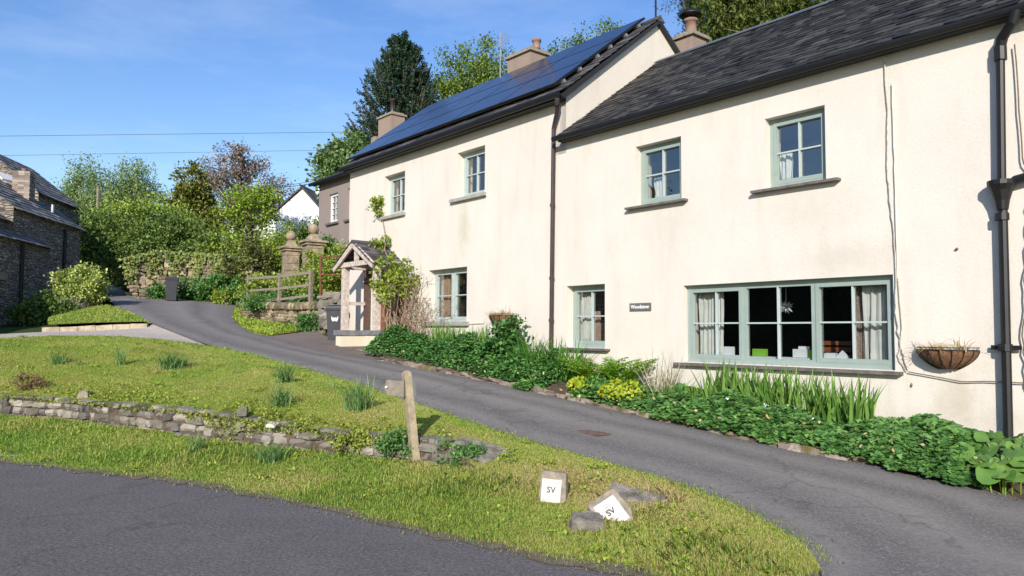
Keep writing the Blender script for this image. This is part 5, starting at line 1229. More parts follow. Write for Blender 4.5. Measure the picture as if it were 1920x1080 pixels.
# rough stone edging of the flower bed
mb = MB(); E_ = resample(LR[1:13], 90)
for i in range(1, 89):
    if RNG.random() < .06: continue
    e = unit(E_[i + 1 if i < 89 else i] - E_[i - 1]); nn = unit(np.cross(e, ZZ)); l = RNG.uniform(.16, .32); big = 1.25 if i in (14, 15, 22, 23, 30, 5, 6) else 1
    mb.rock(E_[i] - nn * RNG.uniform(-.04, .06) + ZZ * .005 - NO * .10, e, unit(nn + ZZ * .2 * RNG.normal()), ZZ, (l * big, .18 * big, RNG.uniform(.07, .17) * big), .24)
tag(mb.build('stone_edging', M['mossy'], loc=E_[45]), 'mossy rough stone edging between flower bed and lane', 'edging')

# ------------------------------------------------------------------ ivy wall, hedges and bushes up the lane
IW_B = [at(238, 560, 32.5), at(300, 566, 33.2), at(360, 568, 33), at(420, 567, 32), at(480, 560, 31.5)]
IW_T = [at(238, 490, 32.7), at(300, 478, 33.4), at(360, 480, 33.2), at(420, 484, 32.2), at(480, 490, 31.7)]
stone_wall('ivy_wall', 'tall old stone wall hung with ivy at top of the lane', IW_B, IW_T, M['stonew'], (.2, .6), (.10, .24), .5)
P = []
Bw, Tw = np.array(IW_B), np.array(IW_T)
for i in range(2600):
    f = RNG.random() * 4; j = int(f); f -= j; h = 1 - .75 * RNG.random() ** 1.6
    if math.sin(j * 3 + f * 9) * .30 + h < .66: continue
    b = Bw[j] * (1 - f) + Bw[min(j + 1, 4)] * f; t_ = Tw[j] * (1 - f) + Tw[min(j + 1, 4)] * f; P.append(b + (t_ - b) * (h * 1.08) + np.array([RNG.normal() * .1, -.16 - RNG.random() * .16, 0]))
P = np.array(P); n = len(P); D = unit(rdir(n) * .7 + [0, -.2, -.6]); q = leaf_quads(P, D, unit(rdir(n) * .5 + [0, -1, .4]), RNG.uniform(.08, .2, n), RNG.uniform(.07, .15, n))
tag(mesh_np('ivy', *q, leafmat('wall_ivy', (.05, .08, .02), (.12, .15, .035), (.24, .25, .08), .2), loc=IW_B[2]), 'olive ivy trailing down face of the tall old stone wall', 'ivy')
def bx(x, ybase, Y): p = at(x, ybase, Y); return p
def pxm(Y): return Y / F_PX
# shrubs: (name, label, px x, y base, Y, ellipsoids in px (dx, dy_up, rx, rz), material...)
def pbush(label, x, yb, Y, ells, lm, ncl, cr, nl, sz, name='shrub', catg='shrub', depth=1.0, **k):
    s = pxm(Y); base = at(x, yb, Y); E = [(dx * s, k.pop('dy', 0) if False else 0.0, dz * s, rx * s, rx * s * depth, rz * s) for dx, dz, rx, rz in ells]
    return bush(name, label, catg, base, E, lm, ncl, cr, nl, sz, **k)
pbush('pale variegated bush beside the barn above the small lawn', 152, 572, 26, [(-5, 42, 38, 32), (22, 34, 24, 30), (-22, 32, 22, 26), (6, 22, 34, 20)], L['laurel'], 110, .22, 4200, .13, 'variegated_bush', 'bush', lump=.1)
pbush('dark ivy clad hedge standing beside the far end of barn', 172, 560, 34, [(0, 95, 32, 70), (-8, 40, 26, 44)], L['hedge'], 110, .45, 5200, .18, 'hedge', 'hedge', depth=1.6)
pbush('tall overgrown hedge enclosing dark gap at top of lane', 215, 545, 44, [(0, 60, 40, 55), (0, 110, 60, 40)], L['hedge'], 120, .5, 5200, .22, 'hedge', 'hedge')
pbush('bright green overgrown hedgerow behind the dark hedge', 240, 540, 41, [(-40, 110, 45, 40), (10, 120, 60, 45), (60, 115, 55, 48), (-60, 85, 40, 45), (30, 70, 60, 50)], L['hedgeb'], 260, .55, 11000, .22, 'hedge', 'hedge')
pbush('dark green rounded hedge on top of the ivy wall', 300, 545, 34.5, [(-52, 90, 34, 44), (0, 100, 55, 45), (45, 90, 48, 40), (-65, 55, 20, 45), (-10, 70, 60, 30)], L['hedge'], 240, .42, 10500, .17, 'hedge', 'hedge', depth=.7)
pbush('light green shrub spilling over right half of the ivy wall', 410, 545, 35, [(0, 75, 40, 28), (35, 62, 32, 24), (-25, 60, 30, 22)], L['hedgeb'], 110, .35, 4600, .16)
pbush('reddish tinged shrub right of the ivy wall', 462, 545, 32, [(0, 62, 42, 36), (22, 34, 36, 28), (-20, 30, 28, 24)], leafmat('bronze_shrub_leaf', (.03, .04, .015), (.075, .09, .025), (.16, .17, .04), .25), 110, .32, 4200, .15)
pbush('bright feathery shrub left of the gate piers', 512, 520, 33, [(0, 48, 36, 42), (22, 54, 30, 34), (-18, 36, 30, 34)], L['hedgeb'], 120, .35, 5600, .14)
pbush('dark green shrub between gate piers and white house', 560, 500, 36, [(10, 52, 38, 36), (44, 62, 20, 26), (-20, 34, 36, 28)], L['hedge'], 120, .38, 5200, .17)
pbush('low dark leafy clump at foot of the ivy wall right of bin', 385, 567, 31.6, [(-10, 22, 40, 18), (30, 26, 40, 20), (62, 20, 30, 22), (-32, 12, 20, 14)], L['geran'], 110, .28, 4200, .16)
pbush('small leafy clump at foot of the ivy wall left of bin', 296, 566, 31.8, [(0, 13, 16, 15)], L['geran'], 30, .22, 900, .14)
pbush('pale yellow green plant at lane edge below the ivy wall', 420, 567, 30.8, [(0, 9, 20, 11)], L['weed'], 30, .18, 900, .12)
pbush('leafy green plants on terrace behind the wooden fence', 540, 560, 26.2, [(-50, 22, 34, 20), (-5, 20, 34, 20), (40, 28, 34, 26), (72, 45, 30, 30), (60, 8, 34, 18)], L['hedgeb'], 170, .25, 6500, .12, depth=1.3)
pbush('dark ground plants on terrace just behind the fence rails', 550, 574, 24.4, [(-70, 8, 30, 11), (-20, 8, 34, 13), (25, 8, 34, 14), (55, 24, 22, 24)], L['geran'], 120, .2, 4800, .10)
pbush('lush plants below the rusty railing by grey house', 630, 520, 23.2, [(-10, 20, 26, 26), (12, 30, 24, 30), (-20, -8, 26, 24)], L['hedgeb'], 80, .25, 3200, .11)
pbush('grey leaved climbing shrub at lower window of grey house', 614, 470, 26.4, [(-6, 2, 12, 24), (8, -14, 16, 16)], L['ivy'], 40, .2, 1400, .12)
pbush('yellow flowering climber on right gate pier', 584, 500, 25.6, [(0, 12, 9, 30), (6, -6, 14, 16)], L['vine'], 40, .14, 1000, .10, 'climber', 'climber')
pbush('dark shrub in the shadow at foot of barn wall', 88, 600, 25, [(-20, 22, 28, 26), (15, 18, 26, 22), (-48, 10, 22, 16)], L['hedge'], 60, .3, 2200, .16)
stone_wall('stump_wall', 'short mossy stone wall under the variegated bush', [at(112, 598, 25.2), at(150, 590, 25.6), at(190, 580, 26.4)], [at(112, 560, 25.3), at(150, 558, 25.7), at(190, 562, 26.5)], M['stone'], (.15, .4), (.08, .15), .4)
P = sample_grid(GW, 3600); n = len(P); q = leaf_quads(P, unit(rdir(n) + ZZ * .7), rdir(n), RNG.uniform(.06, .16, n), RNG.uniform(.03, .07, n)); tag(mesh_np('weeds', *q, L['weed']), kind='stuff')
pbush('clump of leafy weeds at foot of the thick timber post', 577, 612, 21.6, [(0, 8, 16, 12)], L['geran'], 25, .16, 800, .09, 'weed_clump', 'weed')

# ------------------------------------------------------------------ trees
def ptree(label, x, yb, Y, ells, lm, bark, ncl, cr, nl, sz, name='tree', group=None, depth=.9, **k):
    s = pxm(Y); p = at(x, yb, Y); gz = ground_z(p[0], p[1]); base = np.r_[p[:2], min(gz, p[2])]
    E = [(dx * s, 0.0, p[2] + dz * s - base[2], rx * s, rx * s * depth, rz * s) for dx, dz, rx, rz in ells]
    hgt = max(e[2] + e[5] for e in E); return tree(name, label, 'tree', base, hgt, E, lm, bark, ncl, cr, nl, sz, group=group, **k)
BG = 'trees beyond the lane'
ptree('pale weeping birch tree left of the pole, behind the barn', 165, 400, 62, [(0, 60, 32, 44), (-30, 30, 26, 36), (12, 20, 34, 36)], L['birch'], M['barkpale'], 90, .9, 3600, .24, 'birch_tree', BG, droop=.7, strands=240, trunk_r=.16, limbs=16, fill=.5)
ptree('pale weeping birch tree with bare gaps right of the pole', 250, 400, 64, [(0, 62, 42, 34), (24, 30, 28, 42), (-22, 30, 34, 36)], L['birch'], M['barkpale'], 90, .9, 3200, .24, 'birch_tree', BG, droop=.7, strands=280, trunk_r=.16, limbs=18, fill=.5)
ptree('rounded olive brown conifer in front of the copper tree', 358, 480, 46, [(0, 120, 34, 50), (0, 75, 44, 60), (18, 50, 44, 40), (-22, 60, 30, 40)], L['yewish'], M['bark'], 280, .5, 12000, .27, 'conifer_tree', BG, trunk_r=.25, lump=.1)
ptree('airy copper leaved tree with dark limbs and open crown', 440, 440, 52, [(0, 118, 50, 42), (-48, 112, 34, 30), (45, 98, 44, 34), (10, 60, 60, 34), (0, 155, 34, 24), (70, 80, 26, 18)], L['cherry'], M['bark'], 190, .55, 6200, .22, 'copper_tree', BG, trunk_r=.26, limbs=60, fill=.45, lump=.35, twigs=3)
ptree('lime green young tree in front of the white house', 470, 500, 38, [(0, 112, 48, 34), (26, 122, 22, 26), (-38, 92, 32, 32), (0, 66, 30, 24), (10, 142, 24, 18), (-20, 48, 40, 20)], L['lime'], M['bark'], 150, .42, 3900, .19, 'lime_green_tree', BG, trunk_r=.13, limbs=24, fill=.4, lump=.3, twigs=1)
ptree('pale leaved chestnut tree rising above the grey house roof', 640, 390, 38, [(-8, 82, 34, 38), (22, 110, 32, 26), (-32, 62, 26, 34), (26, 60, 40, 44)], L['chest'], M['bark'], 120, .45, 4200, .28, 'chestnut_tree', BG, trunk_r=.22, aspect=.7)
ptree('tall yellow green weeping tree behind the middle chimney', 880, 300, 46, [(15, 190, 40, 46), (-38, 150, 36, 48), (45, 165, 40, 50), (0, 125, 62, 56), (-50, 95, 40, 50), (60, 90, 40, 40)], L['willow'], M['bark'], 200, .65, 8200, .22, 'willow_tree', BG, droop=.5, strands=260, trunk_r=.3, limbs=26, fill=.45)
def larch(label, x, yb, Y, ells, lm, ncl, nl, sz, **k): return ptree(label, x, yb, Y, ells, lm, M['barkpale'], ncl, .5, nl, sz, 'larch_tree', 'trees above the low cottage roof', droop=.3, fill=.5, limbs=40, twigs=2, aspect=.28, **k)
larch('yellow green larch with bare twigs above low cottage ridge', 1400, 130, 27, [(0, 70, 80, 60), (-60, 30, 60, 40), (70, 60, 80, 60), (0, 150, 90, 70), (-40, 120, 50, 60)], L['larch'], 280, 12000, .26, trunk_r=.16, strands=200)
larch('larch with pale leaning trunk at right above low cottage ridge', 1545, 110, 25, [(0, 90, 90, 70), (-60, 60, 70, 60), (80, 60, 80, 60), (120, 90, 60, 60)], L['larch'], 260, 11000, .26, trunk_r=.17, strands=200)
ptree('sparse dark pine beside the tall cottage gable chimney', 1305, 150, 30, [(10, 110, 34, 40), (20, 70, 40, 34), (0, 150, 44, 30), (30, 170, 50, 40)], L['pinen'], M['bark'], 90, .35, 4200, .24, 'pine_tree', 'trees above the low cottage roof', fill=.45, limbs=30, twigs=2, aspect=.2)
ptree('small distant tree showing above solar panel edge', 1130, 120, 60, [(0, 58, 30, 12), (20, 62, 22, 12), (-40, 36, 34, 12), (-80, 18, 40, 10)], L['hedge'], M['bark'], 50, .8, 1200, .3, 'tree', BG)

# monkey puzzle: whorls of ropey branches
mpY = 44; mpt = at(755, 66, mpY); mg_ = ground_z(mpt[0], mpt[1]); base = np.r_[mpt[:2], mg_]; Hm = mpt[2] - mg_
mp = thing('monkey_puzzle_tree', 'tall dark monkey puzzle tree with ropey branches behind the tall cottage', 'tree', base, BG)
tb = MB(); tb.tube([base - ZZ * .3, base + ZZ * Hm * .5, base + ZZ * (Hm - .3)], [.35, .25, .06], 8); VP = []; s = pxm(mpY)
P = []; D = []
nbr = 430
for i in range(nbr):
    f = (i + RNG.random()) / nbr; z = mg_ + Hm * (.18 + .80 * f); zr = (mpt[2] - z) / s     # px below the top
    R = min(100, 13 + zr * .44) * s * RNG.uniform(.80, 1.08); a = RNG.uniform(0, 2 * math.pi); h = np.array([math.cos(a), math.sin(a), 0])
    if zr > 190: h = h
    pts = [np.r_[base[:2], z] + h * R * q + ZZ * (R * (-.16 * math.sin(q * math.pi) + .46 * q ** 3) + .2 * f * R * q) for q in np.linspace(0.05, 1, 6)]
    tb.tube(pts, [.05, .05, .045, .04, .035, .02], 4, False)
    pr = resample(pts, 34)
    # side branchlets
    for k in range(3):
        j = int(RNG.integers(14, 30)); sd = unit(np.cross(h, ZZ)) * RNG.choice([-1, 1]); pr = np.concatenate([pr, [pr[j] + (sd * .8 + h * .6 + ZZ * .35 * q) * q * R * .26 for q in np.linspace(.1, 1, 12)]])
    for rep in range(3): P.append(pr + RNG.normal(size=pr.shape) * .022); D.append(unit(rdir(len(pr)) + h * .4 + ZZ * .2))
P = np.concatenate(P); D = np.concatenate(D); n = len(P)
tb.build('trunk', M['bark'], mp, smooth=True); mesh_np('crown', *leaf_quads(P, D, rdir(n), RNG.uniform(.10, .19, n), RNG.uniform(.05, .09, n)), L['monkey'], mp)

# hedge added out of view at left so the ground floor panes mirror dark
bushE = [(0 + .8 * math.sin(y * 2), y, z + .5 * math.sin(y * .7), 1.9, 2.6, 2.4 + .4 * math.sin(y * 1.3)) for y in range(-22, 22, 3) for z in (2.0, 5.0, 7.6)]
rh = bush('unseen_mirror_hedge', 'long tall dark hedge added out of view at left, mirrored in the lower panes', 'hedge', (-29, -6, -.3), bushE, leafmat('shaded_hedge_leaf', (.015, .028, .01), (.03, .055, .016), (.06, .09, .025), .08, gain=.6), 900, .8, 36000, .26, stems=30)  # leaf colour darkened so the lower panes mirror it nearly black
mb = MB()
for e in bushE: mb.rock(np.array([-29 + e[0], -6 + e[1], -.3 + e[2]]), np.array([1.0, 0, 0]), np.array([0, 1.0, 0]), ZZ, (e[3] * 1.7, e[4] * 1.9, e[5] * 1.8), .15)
mb.build('sky_block_filler', plain('dark_sky_filler', (.016, .022, .010), .95, var=.5, scale=3, bmp=.5), rh)  # dark solid filler added to block horizon sky in the mirrored hedge

# ------------------------------------------------------------------ overhead lines
def wire(label, a, b, sag, r=.016):
    mb = MB(); a = np.asarray(a); b = np.asarray(b); mb.tube([a + (b - a) * f - ZZ * sag * 4 * f * (1 - f) for f in np.linspace(0, 1, 16)], r, 5); tag(mb.build('overhead_wire', M['wire'], loc=a), label, 'wire', 'overhead wires')
wire('upper overhead wire crossing the sky to the dark monkey puzzle', at(-250, 258, 32), at(700, 247, 40), .0, .012)
wire('lower overhead wire passing behind the copper tree', at(-250, 296, 38), at(640, 281, 36.5), .0, .010)
wire('short overhead wire rising to the chestnut tree near white house', at(490, 352, 45), at(640, 328, 37), .1, .016)
wire('short overhead wire reaching the grey house eave', at(490, 352, 46), at(625, 337, 30), .1, .016)
pp = at(185, 340, 58); mb = MB(); mb.tube([np.r_[pp[:2], ground_z(*pp[:2]) - .3], at(184, 352, 58)], [.13, .10], 8); mb.lathe(at(184, 351, 58), [(.10, 0), (.12, .05), (.02, .12)], 8); tag(mb.build('utility_pole', M['greywood'], loc=pp), 'thin timber utility pole in front of the birch trees', 'utility pole')

# ------------------------------------------------------------------ planting in the bed
def bedP(u, o): 
    return H(u, o, g(u) + .12)
def hmap(u, o): return (.16 + .13 * math.sin(u * 1.3 + 1) + .07 * math.sin(u * 3.7)) * math.sin(min(1, max(0, (o + .15) / 1.5)) * math.pi * .9 + .25)
def cover(name, ranges, n, lm, size, hs=1.0, lobes=3):
    P = []
    for (ua, ub, oa, ob, w) in ranges:
        k = int(n * w); u = RNG.uniform(ua, ub, k); o_ = RNG.uniform(oa, ob, k)
        for a, b in zip(u, o_):
            # lumpy mound: rises fast behind the edging
            f = max(0, min(1, (ob - b) / .35)) * max(0, min(1, (a - ua) / .3)) * max(0, min(1, (ub - a) / .3))
            hh = hs * (.26 + .05 * math.sin(a * 2.1 + b * 2) + .035 * math.sin(a * 7 + b * 5) + .03 * math.sin(a * 13 - b * 9)) * f ** .5
            P.append(H(a, b, g(a) + .05 + hh * (1 - .6 * RNG.random() ** 2.5)))
    P = np.array(P); k = len(P); hdn = hdirs(k); tl = RNG.uniform(-.4, .4, k); parts = []
    Nn = unit(np.stack([RNG.normal(size=k) * .55, RNG.normal(size=k) * .55, np.ones(k)], 1) + NO * .65)
    for j in range(lobes):
        a = (j - (lobes - 1) / 2) * (1.15 if lobes > 1 else 0); ca, sa = math.cos(a), math.sin(a)
        d = np.stack([hdn[:, 0] * ca - hdn[:, 1] * sa, hdn[:, 0] * sa + hdn[:, 1] * ca, tl], 1); sz = size * RNG.uniform(.7, 1.25, k)
        parts.append(leaf_quads(P, unit(d), Nn, sz, sz * .75, .08))
    o = mesh_np(name, *cat(*parts), lm); return tag(o, kind='stuff')
cover('geranium_cover', [(2.75, 6.9, .15, 1.36, .75), (6.4, 8.7, .40, 1.20, .16), (5.0, 6.0, .9, 1.42, .07), (2.9, 3.6, 1.1, 1.45, .03), (9.6, 9.9, 1.0, 1.4, .02)], 13500, L['geran'], .078, 1.25)
cover('ivy_cover', [(11.0, 15.6, .1, 1.22, .75), (9.4, 11.2, .45, 1.18, .2)], 17000, L['ivy'], .06, 1.9, 2)
def clump(name, label, catg, pts, n, Ln, Wd, lean, droop, lm, group=None, spread=.2, segs=4):
    base = np.mean(np.array(pts), 0); P = np.array([pts[i % len(pts)] for i in range(n)]) + RNG.normal(size=(n, 3)) * [spread, spread, 0]
    V, Fc = straps(P, hdirs(n), RNG.uniform(*Ln, n), Wd, RNG.uniform(*lean, n), RNG.uniform(*droop, n), segs)
    return tag(mesh_np(name, V, Fc, lm, loc=base), label, catg, group)
IG = 'iris clumps in the flower bed'
clump('iris_clump', 'wide clump of pointed iris blades under the wide window', 'plant', [H(u, .62, g(u) + .2) for u in np.linspace(4.3, 6.35, 14)], 560, (.40, .80), .052, (.0, .38), (.0, .25), L['iris'], IG, .09)
clump('iris_clump', 'dark tall iris clump at foot of the brown downpipe', 'plant', [H(u, .62, g(u) + .2) for u in np.linspace(9.3, 10.5, 6)], 260, (.5, .95), .038, (.05, .5), (.1, .7), L['irisd'], IG, .12)
clump('iris_clump', 'light iris clump right of the porch twigs', 'plant', [H(u, .3, g(u) + .3) for u in (13.3, 13.6, 13.9)], 110, (.45, .72), .035, (.0, .3), (.0, .25), L['iris'], IG, .12)
clump('iris_clump', 'light iris clump below tall cottage basket', 'plant', [H(u, .3, g(u) + .3) for u in (12.0, 12.4, 12.8)], 120, (.45, .75), .035, (.0, .3), (.0, .25), L['iris'], IG, .12)
clump('bronze_spikes', 'thin bronze grey spiky plant between fern and iris', 'plant', [H(u, .55, g(u) + .15) for u in (7.25, 7.4)], 60, (.5, .95), .016, (.05, .6), (.0, .35), L['spike'], None, .07)
clump('spiky_grass', 'short green spiky tuft beside the bronze spikes', 'plant', [H(u, .75, g(u) + .15) for u in (6.75, 6.95)], 80, (.25, .5), .018, (.1, .6), (.0, .4), L['iris'], None, .08)
clump('grassy_tuft', 'narrow leaved pale tuft in front of the wide iris clump', 'plant', [H(u, 1.0, g(u) + .16) for u in (5.75, 5.9)], 90, (.22, .42), .012, (.1, .7), (.1, .6), L['spike'], None, .07)
clump('grassy_tuft', 'lime narrow leaved tuft at left end of the wide iris clump', 'plant', [H(u, .8, g(u) + .16) for u in (6.5, 6.6)], 110, (.25, .5), .014, (.1, .6), (.1, .6), L['fern'], None, .08)
P = []
for k in range(22): u = RNG.uniform(4.2, 6.0) if k < 14 else RNG.uniform(11, 15); o_ = RNG.uniform(.4, 1.2); P.append(np.repeat(H(u, o_, g(u) + .40 + RNG.uniform(-.05, .06))[None], 5, 0) + RNG.normal(size=(5, 3)) * .012)
P = np.concatenate(P); n = len(P); tag(mesh_np('geranium_flowers', *leaf_quads(P, unit(rdir(n) + ZZ * .3), unit(rdir(n) * .4 + NO + ZZ), .022, .02), M['card']), kind='stuff')
P = np.array([H(u, o_, g(u) + .12 + RNG.uniform(0, .25)) for u, o_ in zip(RNG.uniform(2.7, 15, 190), RNG.uniform(.9, 1.4, 190))]); n = len(P); tag(mesh_np('withered_leaves', *leaf_quads(P, rdir(n), rdir(n), .06, .035), L['straw']), kind='stuff')
# fern
fb = H(8.45, .62, g(8.45) + .12); fe = thing('fern', 'yellow green fern with arching fronds below the name plate', 'fern', fb); fr = []; sb = MB()
for i in range(52):
    st = fb + np.array([*(RNG.normal(size=2) * .12), 0]) + DU * RNG.uniform(-.38, .38); a = RNG.uniform(0, 6.28); h = np.array([math.cos(a), math.sin(a), 0]); Lf = RNG.uniform(.65, 1.05); ln_ = RNG.uniform(.15, .55)
    pts = np.array([st + h * Lf * (ln_ * q + .35 * q * q) + ZZ * Lf * (q * .95 - .38 * q * q) for q in np.linspace(0, 1, 14)])
    sb.tube(pts, .004, 4, False); T = unit(np.gradient(pts, axis=0)); S = unit(np.cross(T, ZZ))
    for k in range(2, 14):
        w_ = .15 * math.sin(min(1, (1.05 - k / 14) * 1.5) * math.pi / 2) * Lf
        for sg_ in (-1, 1): fr.append((pts[k], unit(S[k] * sg_ + T[k] * .45 + ZZ * .05), w_))
P = np.array([f[0] for f in fr]); D = np.array([f[1] for f in fr]); w_ = np.array([f[2] for f in fr])
sb.build('stem', L['fern'], fe); mesh_np('frond', *leaf_quads(P, D, unit(rdir(len(P)) * .3 + ZZ), w_ + .02, .045), L['fern'], fe)
# euphorbia domes
ue = [uo(fac(1092, 745, .95))[0], uo(fac(1168, 752, 1.0))[0]]
for (u, o_, r, l) in ((ue[0], .98, .18, 'small yellow flowered dome beside the fern'), (ue[1], 1.02, .30, 'large yellow flowered dome in front of the fern')):
    b = H(u, o_, g(u) + .08); t = thing('euphorbia', l, 'plant', b, 'yellow euphorbias'); d = rdir(420); d[:, 2] = np.abs(d[:, 2]); P = b + ZZ * .12 + d * r * np.array([1.15, 1.15, .75]) * RNG.uniform(.93, 1.02, (420, 1))
    mesh_np('flower_heads', *leaf_quads(P, unit(rdir(420) + d * .3), unit(d + rdir(420) * .4), .065, .055), L['euph'], t)
    d2 = rdir(260); d2[:, 2] = np.abs(d2[:, 2]); P = b + d2 * r * np.array([1.1, 1.1, .7]) * .8; mesh_np('leaves', *leaf_quads(P, unit(d2 + rdir(260) * .5), rdir(260), .07, .025), L['geran'], t)
# dark shrub in front of the basket
s0 = H(11.05, .55, g(11) + .1); bush('dark_leaved_shrub', 'dark glossy leaved shrub standing below the small basket', 'shrub', s0, [(0, 0, .42, .40, .36, .42), (.0, 0, .72, .26, .26, .26)], L['shrubd'], 60, .16, 1500, .12, aspect=.7)
# bergenia
bg_ = H(2.6, .85, g(2.6)); be = thing('bergenia', 'big leaved glossy bergenia clump at right end of the bed', 'plant', bg_); V = []; Fc = []; st = MB(); nb_ = 0
for i in range(620):
    u = RNG.uniform(-2.6, 3.35); o_ = RNG.uniform(.15, 1.42); R = RNG.uniform(.06, .12); hh = .14 + .34 * max(0, 1 - ((o_ - .6) / .9) ** 2) * min(1, (3.5 - u) / .6) * RNG.uniform(.7, 1.1)
    c = H(u, o_, g(u) + hh); out = unit(NO * (o_ - .5) * 1.4 + DU * RNG.normal() * .6 + np.r_[RNG.normal(size=2) * .4, 0]); nn = unit(ZZ + out * RNG.uniform(.3, .9)); x_ = unit(out - nn * (out @ nn)); y_ = np.cross(nn, x_)
    k = 12; ring = []
    for j in range(k):
        a = 2 * math.pi * j / k; rr = R * (1 + .08 * math.sin(3 * a + i)) * (1 if abs(a - math.pi) > .3 else .75); ring.append(c + x_ * rr * math.cos(a) * 1.1 + y_ * rr * math.sin(a) + nn * (.012 * math.cos(2 * a + i) + .012 * math.cos(3 * a) - .008))
    b0 = len(V); V += [c - nn * .012] + ring; Fc += [(b0, b0 + 1 + j, b0 + 1 + (j + 1) % k) for j in range(k)]
    st.tube([H(u, o_ - .1, g(u)), c - x_ * R * .6 - nn * .03, c - nn * .014], .007, 4, False)
mesh_np('leaves', np.array(V), np.array(Fc), L['berg'], be, smooth=True); st.build('stem', L['fern'], be)
# climber on the porch with bare stems, and a twiggy rose
cb = H(15.45, .35, pz + .1); cl = thing('climbing_plant', 'yellow green climber with bare tangled stems smothering right side of porch', 'climber', cb)
st = MB()
for i in range(26):
    a = cb + np.array([*(RNG.normal(size=2) * .12), 0]); b = H(15.3 + RNG.normal() * .35, .40 + RNG.normal() * .22, 2.9 + RNG.uniform(-.4, .4)); md = (a + b) / 2 + np.array([*(RNG.normal(size=2) * .18), RNG.normal() * .1])
    st.tube([a, (a + md) / 2 + np.array([*(RNG.normal(size=2) * .05), 0]), md, (md + b) / 2 + np.array([*(RNG.normal(size=2) * .08), 0]), b], [.018, .016, .013, .01, .006], 5, False)
for i in range(40):
    a = H(14.9 + RNG.normal() * .3, .30 + RNG.normal() * .15, RNG.uniform(1.6, 3.0)); st.tube([a, a + RNG.normal(size=3) * .16, a + RNG.normal(size=3) * .3], [.006, .005, .003], 4, False)
vb = H(16.55, .06, 3.9); st.tube([H(15.6, .4, 3.1), H(16.2, .3, 3.62), H(16.5, .1, 3.95), H(16.72, .06, 4.4), H(16.92, .05, 4.9)], [.012, .012, .01, .008, .005], 5, False)
st.build('stem', M['twig'], cl, smooth=True)
def ell(u, o_, z, ru, ro, rz): c = H(u, o_, z); return (c[0], c[1], c[2], ru, ru, rz)
cs, q1 = foliage([ell(15.38, .5, 2.95, .38, .34, .36), ell(15.5, .62, 2.5, .30, .28, .26), ell(15.05, .32, 2.72, .22, .18, .34), ell(15.72, .6, 2.85, .2, .26, .3)], 60, .13, 1150, .115, .2)
cs, q2 = foliage([ell(16.90, .1, 4.78, .17, .1, .30), ell(16.95, .1, 4.98, .2, .1, .14), ell(16.45, .22, 3.72, .22, .15, .22)], 26, .10, 460, .11, .1)
mesh_np('leaves', *cat(q1, q2), L['vine'], cl)
rb_ = H(14.5, .35, 1.1); ro_ = thing('twiggy_rose', 'nearly bare twiggy shrub in front of ground floor window', 'shrub', rb_); st = MB(); P = []
for i in range(30):
    a = H(14.6 + RNG.normal() * .25, .35 + RNG.normal() * .1, 1.1); b = H(14.5 + RNG.normal() * .5, .35 + RNG.normal() * .2, RNG.uniform(1.7, 2.35)); md = (a + b) / 2 + RNG.normal(size=3) * .08; st.tube([a, md, b], [.008, .006, .003], 4, False)
    for k in range(4): e = b + RNG.normal(size=3) * .12; st.tube([md * .3 + b * .7, e], [.004, .002], 4, False); P.append(e)
st.build('stem', M['twig'], ro_); P = np.repeat(np.array(P), 2, 0); n = len(P); mesh_np('leaves', *leaf_quads(P, rdir(n), rdir(n), .045, .03), leafmat('rose_leaf', (.08, .08, .04), (.16, .16, .07), (.30, .26, .14)), ro_)

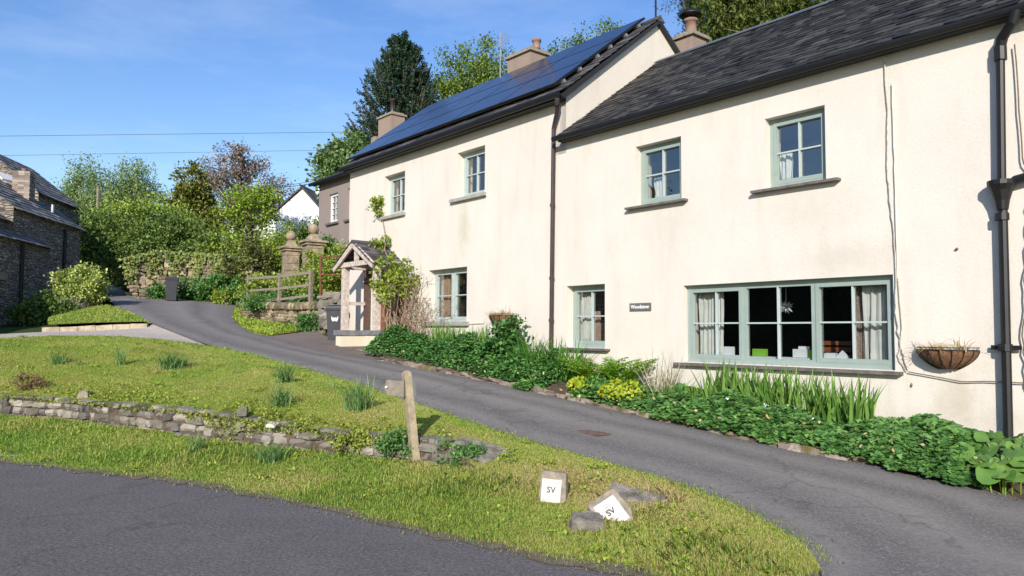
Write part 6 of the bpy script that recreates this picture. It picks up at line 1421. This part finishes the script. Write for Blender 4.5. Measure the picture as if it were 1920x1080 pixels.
# ------------------------------------------------------------------ daffodil clumps on the grass
DG = 'spent daffodil clumps on the grass'
bvb = BVHTree.FromPolygons([tuple(v) for v in GB.reshape(-1, 3)], [(i * 140 + j, i * 140 + j + 1, i * 140 + j + 141, i * 140 + j + 140) for i in range(18) for j in range(139)])
bvv = BVHTree.FromPolygons([tuple(v) for v in GV.reshape(-1, 3)], [(i * 140 + j, i * 140 + j + 1, i * 140 + j + 141, i * 140 + j + 140) for i in range(10) for j in range(139)])
def onbank(x, y):
    r = Vector(ray(x, y)); 
    for b in (bvb, bvv):
        h = b.ray_cast(Vector(CAM), r.normalized())
        if h[0] is not None: return np.array(h[0])
    return search(x, y, vz)
for (x, y, hpx, n, sp_, dr, l) in [
    (112, 682, 30, 70, 20, .5, 'low daffodil clump at far left of the grass bank'),
    (228, 684, 36, 46, 12, .35, 'slim daffodil clump, second from left on the bank'),
    (325, 690, 40, 210, 26, .9, 'widest drooping daffodil clump on upper grass bank'),
    (535, 716, 38, 120, 18, .35, 'upright daffodil clump near lane edge on the bank'),
    (524, 762, 46, 110, 18, .5, 'daffodil clump just below the upright one on bank'),
    (672, 768, 60, 110, 28, .25, 'tall daffodil clump with seed heads left of signpost'),
    (368, 846, 36, 60, 16, .5, 'daffodil clump growing against foot of the stone wall'),
    (512, 866, 40, 130, 26, .55, 'daffodil clump on the road verge below the wall'),
    (150, 684, 16, 24, 12, .8, 'tiny flattened daffodil clump beside the far left clump'),
    (450, 700, 40, 10, 20, .2, 'few wispy grass stalks on the bank'),
    (625, 728, 40, 8, 14, .2, 'few tall seed stalks beside the lane edge')]:
    b = onbank(x, y); s = b[1] / F_PX
    clump('daffodil_clump', l, 'plant', [b - ZZ * .02], n, (hpx * s * .7, hpx * s * 1.35), .014 if n > 20 else .006, (.0, .55), (dr * .3, dr * 1.4), L['daff'], DG, sp_ * s * .42)
for (x, y, l) in [(745, 830, 'trailing green creeper over wall left of signpost'), (860, 852, 'green creeper clump beside the long weathered slab'), (505, 790, 'ivy patch hanging on middle of the stone wall'), (660, 822, 'olive creeper mat spilling over the stone wall')]:
    j = min(range(len(WALL_B)), key=lambda i: abs(WB_px[i][0] - x)); p = at(x, y, WALL_B[j][1] - .05)
    bush('creeper', l, 'plant', p, [(0, 0, 0, .22, .12, .16), (.12, 0, -.05, .16, .1, .12)], L['geran'] if x in (860, 745) else L['sedum'], 22, .08, 900, .045, stems=3)
# brown scrubby plant at left on the wall
p = onbank(60, 728); bush('brown_scrub', 'withered brown scrub on wall top at far left', 'plant', p, [(0, 0, .08, .22, .16, .14)], leafmat('withered_leaf', (.08, .05, .03), (.15, .10, .05), (.22, .16, .08)), 20, .1, 600, .05, stems=5)
